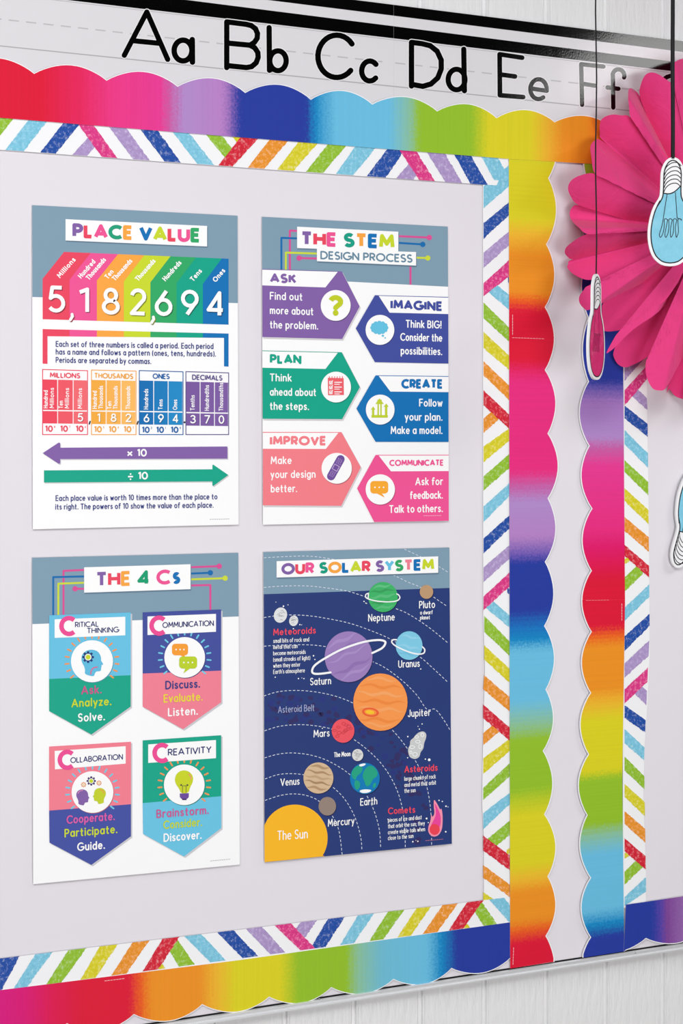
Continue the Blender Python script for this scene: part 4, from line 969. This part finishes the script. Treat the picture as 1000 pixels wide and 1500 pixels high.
k.ell(*q([(470, 1125)])[0], 7.4, 8, (240, 66, 84), 8)
pg.put(k, 'comet')
k = pg.ink()
for t, x0, x1, y, h in [('Neptune', 539, 578, 910.6, 11), ('Pluto', 613.6, 637, 891.4, 11), ('Uranus', 583, 614.6, 978.4, 11), ('Saturn', 454, 484.8, 1004, 11), ('Jupiter', 597, 630.4, 1050.6, 11), ('Mars', 459, 482.6, 1080.4, 11), ('Venus', 410.6, 438.6, 1151.6, 11), ('Earth', 527.4, 552.4, 1180.4, 11), ('Mercury', 480, 519, 1211, 11)]:
    pg.line(k, t, x0, x1, y, h, 1.55, WHT, 8)
for t, x0, x1, y in [('a dwarf', 615, 633.6, 900.4), ('planet', 615, 629.6, 907.8)]: pg.line(k, t, x0, x1, y, 6, .95, WHT, 8)
pg.line(k, 'The Moon', 489, 513.2, 1109.4, 7.4, 1.2, WHT, 8)
pg.line(k, 'Asteroid Belt', 407, 460.4, 1044.6, 10, 1.1, (170, 178, 214), 8, y1=1041.4)
pg.put(k, 'planet_names')
RD = (240, 74, 96)
for ttl, (x0, x1, y, y1), lines in [('Meteoroids', (400, 462.4, 931, 928), [('small bits of rock and', 400, 452.6, 942), ('metal that can', 400, 435.6, 951), ('become meteoroids', 400, 447.6, 960.2), ('(small streaks of light)', 400, 454.2, 969.4), ('when they enter', 400, 439.8, 978.4), ("Earth's atmosphere", 400, 446.4, 987.4)]),
        ('Asteroids', (592, 640.8, 1132, 1129), [('large chunks of rock', 592, 638, 1144), ('and metal that orbit', 592, 638.6, 1153), ('the sun', 592, 608.6, 1161.6)]),
        ('Comets', (568, 608, 1193, 1190.6), [('pieces of ice and dust', 568, 617.6, 1204.6), ('that orbit the sun; they', 568, 622, 1213.6), ('create visible tails when', 568, 622.4, 1222.4), ('close to the sun', 568, 605.4, 1230.8)])]:
    k = pg.ink(); pg.line(k, ttl, x0, x1, y, 10, 1.8, RD, 8, y1=y1)
    for t, a, b, yy in lines: pg.line(k, t, a, b, yy, 6.4, .8, WHT, 8)
    pg.put(k, 'note_text')
k = pg.ink(); k.dashes([(623, 1231.6), (650, 1229)], 2.6, .7, .8, (200, 120, 150), 8); pg.put(k, 'fine_print')
# ------------------------------------------------------------------ pink tissue fan
M_TIS = bpy.data.materials.new('pink_tissue'); M_TIS.use_nodes = True
_n, _l = nodes(M_TIS); _B = _n['Principled BSDF']
_B.inputs['Base Color'].default_value = L((244, 68, 140)); _B.inputs['Roughness'].default_value = .8; _B.inputs['Specular IOR Level'].default_value = .15
_B.inputs['Sheen Weight'].default_value = .25; _B.inputs['Sheen Roughness'].default_value = .45; _B.inputs['Sheen Tint'].default_value = (1, .55, .75, 1)
_tc = _n.new('ShaderNodeTexCoord'); _nz = _n.new('ShaderNodeTexNoise'); _nz.inputs['Scale'].default_value = 22; _nz.inputs['Detail'].default_value = 6; _nz.inputs['Roughness'].default_value = .6
_nz.inputs['Distortion'].default_value = 1.2
_bp = _n.new('ShaderNodeBump'); _bp.inputs['Strength'].default_value = .55; _bp.inputs['Distance'].default_value = .006
_l.new(_tc.outputs['Object'], _nz.inputs['Vector']); _l.new(_nz.outputs['Fac'], _bp.inputs['Height']); _l.new(_bp.outputs[0], _B.inputs['Normal'])
_tr = _n.new('ShaderNodeBsdfTranslucent'); _tr.inputs[0].default_value = L((240, 60, 130))
_mx = _n.new('ShaderNodeMixShader'); _mx.inputs[0].default_value = .12
_l.new(_B.outputs[0], _mx.inputs[1]); _l.new(_tr.outputs[0], _mx.inputs[2]); _l.new(_mx.outputs[0], _n['Material Output'].inputs[0])
FC = (1032, 334)
def a1(l): return [(820+.18*x, 80+.18*y) for x, y in l]
def a2(l): return [(820+.18*x, 320+.18*y) for x, y in l]
# tips of the leaves in the order seen, anticlockwise from the top; the flag says which side faces up
PET = [
 ('l', a1([(1240, 330), (1300, 60), (1220, -20), (1120, -10), (1050, 20), (960, 45), (915, 90), (915, 190), (930, 270), (1000, 380)])),
 ('d', a1([(960, 560), (930, 270), (880, 215), (800, 160), (740, 145), (690, 170), (655, 250), (648, 330), (700, 480), (830, 770)])),
 ('l', a1([(850, 770), (720, 490), (650, 340), (600, 285), (565, 275), (553, 320), (562, 430), (580, 520), (700, 670), (800, 760)])),
 ('d', a1([(880, 850), (800, 740), (580, 515), (500, 495), (420, 488), (350, 515), (325, 560), (325, 640), (340, 690), (520, 850), (760, 1040)])),
 ('l', a1([(800, 1080), (520, 850), (340, 700), (285, 698), (248, 745), (255, 830), (285, 970), (420, 1030), (740, 1175)])),
 ('d', a1([(780, 1180), (480, 1060), (290, 970), (180, 978), (95, 1020), (64, 1085), (90, 1160), (150, 1225), (340, 1285), (580, 1360)])),
 ('l', a1([(620, 1372), (340, 1282), (145, 1225), (98, 1245), (78, 1290), (95, 1350), (150, 1405), (230, 1462), (420, 1440), (640, 1412)])),
 ('d', a2([(740, 85), (420, 105), (210, 130), (70, 215), (38, 270), (60, 310), (110, 332), (300, 290), (500, 248), (720, 205)])),
 ('l', a2([(720, 208), (480, 252), (110, 330), (66, 375), (62, 405), (105, 450), (180, 490), (260, 500), (470, 482), (660, 425), (800, 360)])),
 ('d', a2([(800, 370), (560, 470), (250, 540), (190, 585), (155, 640), (160, 690), (195, 732), (240, 742), (420, 650), (640, 540), (860, 420)])),
 ('l', a2([(870, 410), (600, 555), (370, 670), (340, 760), (350, 880), (366, 917), (450, 915), (520, 890), (700, 765), (850, 670), (960, 520)])),
 ('d', a2([(960, 520), (850, 665), (600, 840), (480, 920), (420, 1010), (378, 1092), (400, 1085), (450, 1045), (600, 900), (800, 760), (980, 560)])),
 ('l', a2([(980, 560), (850, 690), (590, 862), (470, 1010), (436, 1085), (438, 1130), (470, 1185), (520, 1210), (575, 1200), (690, 1140), (820, 1040), (920, 910), (1010, 760)])),
 ('d', a2([(1010, 740), (920, 905), (800, 1040), (715, 1130), (695, 1200), (705, 1290), (750, 1380), (810, 1400), (862, 1380), (930, 1260), (1000, 1120), (1060, 960)])),
 ('l', a2([(1060, 900), (1000, 1110), (910, 1300), (865, 1420), (890, 1390), (930, 1440), (990, 1468), (1060, 1472), (1130, 1420), (1150, 1250), (1140, 1000)])),
]
fo = P(FC[0], FC[1]+262, .02)
fan = empty('tissue_fan', fo, 'hot pink tissue paper fan flower pinned at the right edge of the board', 'paper fan')
DN, DF, DC = .088, .016, .052
def petal(pts, near_first, jit):
    """one leaf of folded tissue: a web from the middle of the fan to the traced rim"""
    pts = spline(pts, 4)
    n = len(pts); R = 9
    vs, fs = [], []
    ref = math.atan2(sum(p[1] for p in pts)/n-FC[1], sum(p[0] for p in pts)/n-FC[0])
    def turn(p):
        a = math.atan2(p[1]-FC[1], p[0]-FC[0])-ref
        return (a+math.pi) % (2*math.pi)-math.pi
    rim = [p for p in pts if math.hypot((p[0]-FC[0])/.82, p[1]-FC[1]) > 120]
    t0, t1 = turn(rim[0]), turn(rim[-1])
    for i, (x, y) in enumerate(pts):
        e = min(1, max(0, (turn((x, y))-t0)/(t1-t0)))
        de = lerp(DN, DF, e) if near_first else lerp(DF, DN, e)
        de += .010*math.sin(math.pi*e)*(1 if near_first else .4)
        for r in range(R+1):
            t = r/R
            px, py = lerp(FC[0], x, t), lerp(FC[1], y, t)
            rad = math.hypot((px-FC[0])/.82, py-FC[1])/265
            d = DC+(de-DC)*min(1, rad)**.9+jit*rad
            d += .0022*math.sin(7*rad+jit*900)*math.sin(math.pi*e)
            vs.append(P(px, py, d))
    for i in range(n-1):
        for r in range(R):
            a = i*(R+1)+r
            fs.append([a, a+1, a+R+2, a+R+1])
    return mesh_obj('petal', vs, fs, [M_TIS], None, fan, fo, smooth=True)
rp = random.Random(11)
for i, (fl, pts) in enumerate(PET): petal(pts, fl == 'd', (.004 if fl == 'l' else 0))
for i, (fl, pts) in enumerate(PET[1:]):
    petal([(2*FC[0]-x, y) for x, y in pts], fl == 'l', (.004 if fl == 'l' else 0))
k_v, k_f = [], []
for j in range(2):
    for i in range(20):
        a = 2*math.pi*i/20; k_v.append(P(FC[0]+15*math.cos(a), FC[1]+17*math.sin(a), DC+.002-.046*j))
k_f = [list(range(20)), list(range(20, 40))[::-1]]+[[i, 20+i, 20+(i+1) % 20, (i+1) % 20] for i in range(20)]
mesh_obj('core', k_v, k_f, [M_TIS], None, fan, fo)

# ------------------------------------------------------------------ light bulb cut-outs
BH = .178
PR = [(0, 0), (.055, .007), (.105, .03), (.1625, .09), (.20, .19), (.2125, .31), (.20, .43), (.169, .54), (.119, .63), (.110, .69), (.109, .80), (.107, .86), (.094, .915), (.066, .965), (.035, .99), (0, 1.0)]
def prof(ins):
    """outline of the cut-out, pulled in by ins (fractions of its height)"""
    right = spline(PR, 5)
    pts = right+[(-x, y) for x, y in right[::-1]][1:-1]
    n = len(pts); out = []
    for i in range(n):
        a, b = Vector(pts[i-1]), Vector(pts[(i+1) % n]); d = (b-a).normalized(); nn = Vector((-d.y, d.x))
        out.append(tuple(Vector(pts[i])+nn*ins))
    return out
def wash(rgb):
    m = marker(rgb).copy(); m.name = 'wash'
    for q in m.node_tree.nodes:
        if q.type == 'VALTORGB':
            q.color_ramp.elements[0].color = (*(v*.93 for v in L(rgb)[:3]), 1); q.color_ramp.elements[2].color = (*(lerp(v, .8, .12) for v in L(rgb)[:3]), 1)
        if q.type == 'TEX_NOISE': q.inputs['Scale'].default_value = 45
    return m
C_BLK = mat((22, 22, 26), .5, .2)
def bulb(origin, ux, uz, colour, label, cord_top=None, cord_w=.002, fw=.0065, grp='light bulb cut-outs'):
    """flat card bulb; origin = bottom middle, ux / uz = its width and height directions, scaled by BH"""
    ux, uz = Vector(ux).normalized(), Vector(uz).normalized(); nn = ux.cross(uz).normalized()
    if nn.y > 0: nn = -nn
    th = .004
    W = lambda p, l=0.0: origin+ux*(p[0]*BH)+uz*(p[1]*BH)+nn*(l*.00012)
    zl = min(W((0, 0)).z, W((0, 1)).z); og = Vector((origin.x, origin.y, zl))
    out = prof(0); n = len(out)
    vs = [W(p) for p in out]+[W(p)-nn*th for p in out]
    fs = [list(range(n)), list(range(n, 2*n))[::-1]]+[[i, n+i, n+(i+1) % n, (i+1) % n] for i in range(n)]
    o = mesh_obj('light_bulb_cutout', vs, fs, [M_CARD], None, None, og); tag(o, label, 'decoration', grp)
    def flat(name, items, both=True):
        k = Ink(0)
        for fn in items: fn(k)
        vs = [W((x, y), l) for x, y, l in k.v]; f = list(k.f); m = list(k.m)
        vs2 = [W((x, y), 0)-nn*(th+l*.00012) for x, y, l in k.v]; b = len(vs)
        return mesh_obj(name, vs+vs2, f+[[b+i for i in q] for q in f], k.mats, m+m, o, og)
    inn = [p for p in prof(.030)]
    glass = [p for p in inn if p[1] < .665]
    # the foot of the glass: cut by the sloping rim of the screw base
    base = [p for p in inn if p[1] >= .665]
    rim = lambda x: .70+.035*x/.08
    flat('glass', [lambda k: k.poly(inn, wash(colour), 1), lambda k: k.stroke(inn, .011, C_BLK, 2, True), lambda k: k.stroke(spline([(-.155, .50), (-.13, .56), (-.11, .60)], 4), .006, C_BLK, 2)])
    bs = [(x, y) for x, y in inn if y > rim(x)-.002]
    # keep the ring order of the base outline
    right = [p for p in bs if p[0] >= 0]; left = [p for p in bs if p[0] < 0]
    right.sort(key=lambda p: p[1]); left.sort(key=lambda p: -p[1])
    xr2 = .074
    bpoly = [(xr2, rim(xr2))]+right+left+[(-xr2, rim(-xr2))]+[(lerp(-xr2, xr2, t), rim(lerp(-xr2, xr2, t))-.030*math.sin(math.pi*t)) for t in [i/10 for i in range(1, 10)]]
    def threads(k):
        k.poly(bpoly, M_CARD, 3); k.stroke(bpoly, .010, C_BLK, 4, True)
        for j in range(6):
            y0 = .70+.038*j
            k.stroke(spline([(-.076, y0-.035+.012), (-.055, y0+.022), (-.01, y0+.055), (.04, y0+.058), (.074, y0+.03)], 5), .008, C_BLK, 4)
    flat('screw_base', [threads])
    def fil(k):
        k.stroke([(-.045, .665), (-.075, .43)], fw, C_BLK, 3); k.stroke([(.030, .675), (.052, .44)], fw, C_BLK, 3)
        pts = [(-.075, .43)]
        for j in range(4):
            x = -.075+.042*j
            pts += spline([(x, .425), (x-.012, .36), (x-.030+.008*j, .29+.0*j), (x-.018+.006*j, .265), (x+.004+.004*j, .31), (x+.012, .38), (x+.010, .425), (x+.026, .435), (x+.042, .42)], 5)
        pts += [(.09, .43), (.052, .44)]
        k.stroke(pts, fw, C_BLK, 3)
    flat('filament', [fil])
    if cord_top is not None:
        top = W((0, .985))-nn*(th*.5); n = 30; ring_, f = [], []
        for i in range(n+1):
            t = i/n; c = top.lerp(cord_top, t)+Vector((math.sin(t*40)*.0011*(1 if cord_w < .003 else .25), 0, 0))
            for j in range(8):
                a = 2*math.pi*j/8; ring_.append(c+Vector((cord_w/2*math.cos(a), cord_w/2*math.sin(a), 0)))
        for i in range(n):
            for j in range(8): f.append([i*8+j, i*8+(j+1) % 8, (i+1)*8+(j+1) % 8, (i+1)*8+j])
        mesh_obj('cord', ring_, f, [C_BLK], None, o, og, smooth=True)
    return o
# blue one, hanging before the fan
d = .17
A, T_ = P(981, 390, d), P(985.5, 230, d)
BH = (T_-A).length
bulb(A, RGT, T_-A, (136, 208, 232), 'light blue paper light bulb hanging by a thick black cord before the fan', Vector((P(984, 230, d).x, -d, Z_CEIL)), .0068)
# pink one, turned almost edge on
d = .16
A, T_ = P(873.5, 556.5, d), P(874.5, 401, d)
BH = (T_-A).length
ang = math.radians(61)
u = RGT*math.cos(ang)+FWD*math.sin(ang)
bulb(A, u, (T_-A), (220, 44, 116), 'pink paper light bulb turned nearly edge on, hanging by a thin thread', Vector((P(872.5, 300, d).x, -d, Z_CEIL)), .0024, fw=.0042)
# blue one fixed upside down on the right
d = .012
A, T_ = P(1032, 684, d), P(990, 831.5, d)
BH = (T_-A).length*1.0
zz = (T_-A).normalized()
bulb(A, Vector((1, 0, 0))-zz*zz.x, zz, (132, 206, 232), 'light blue paper light bulb upside down on plain paper at the right edge')
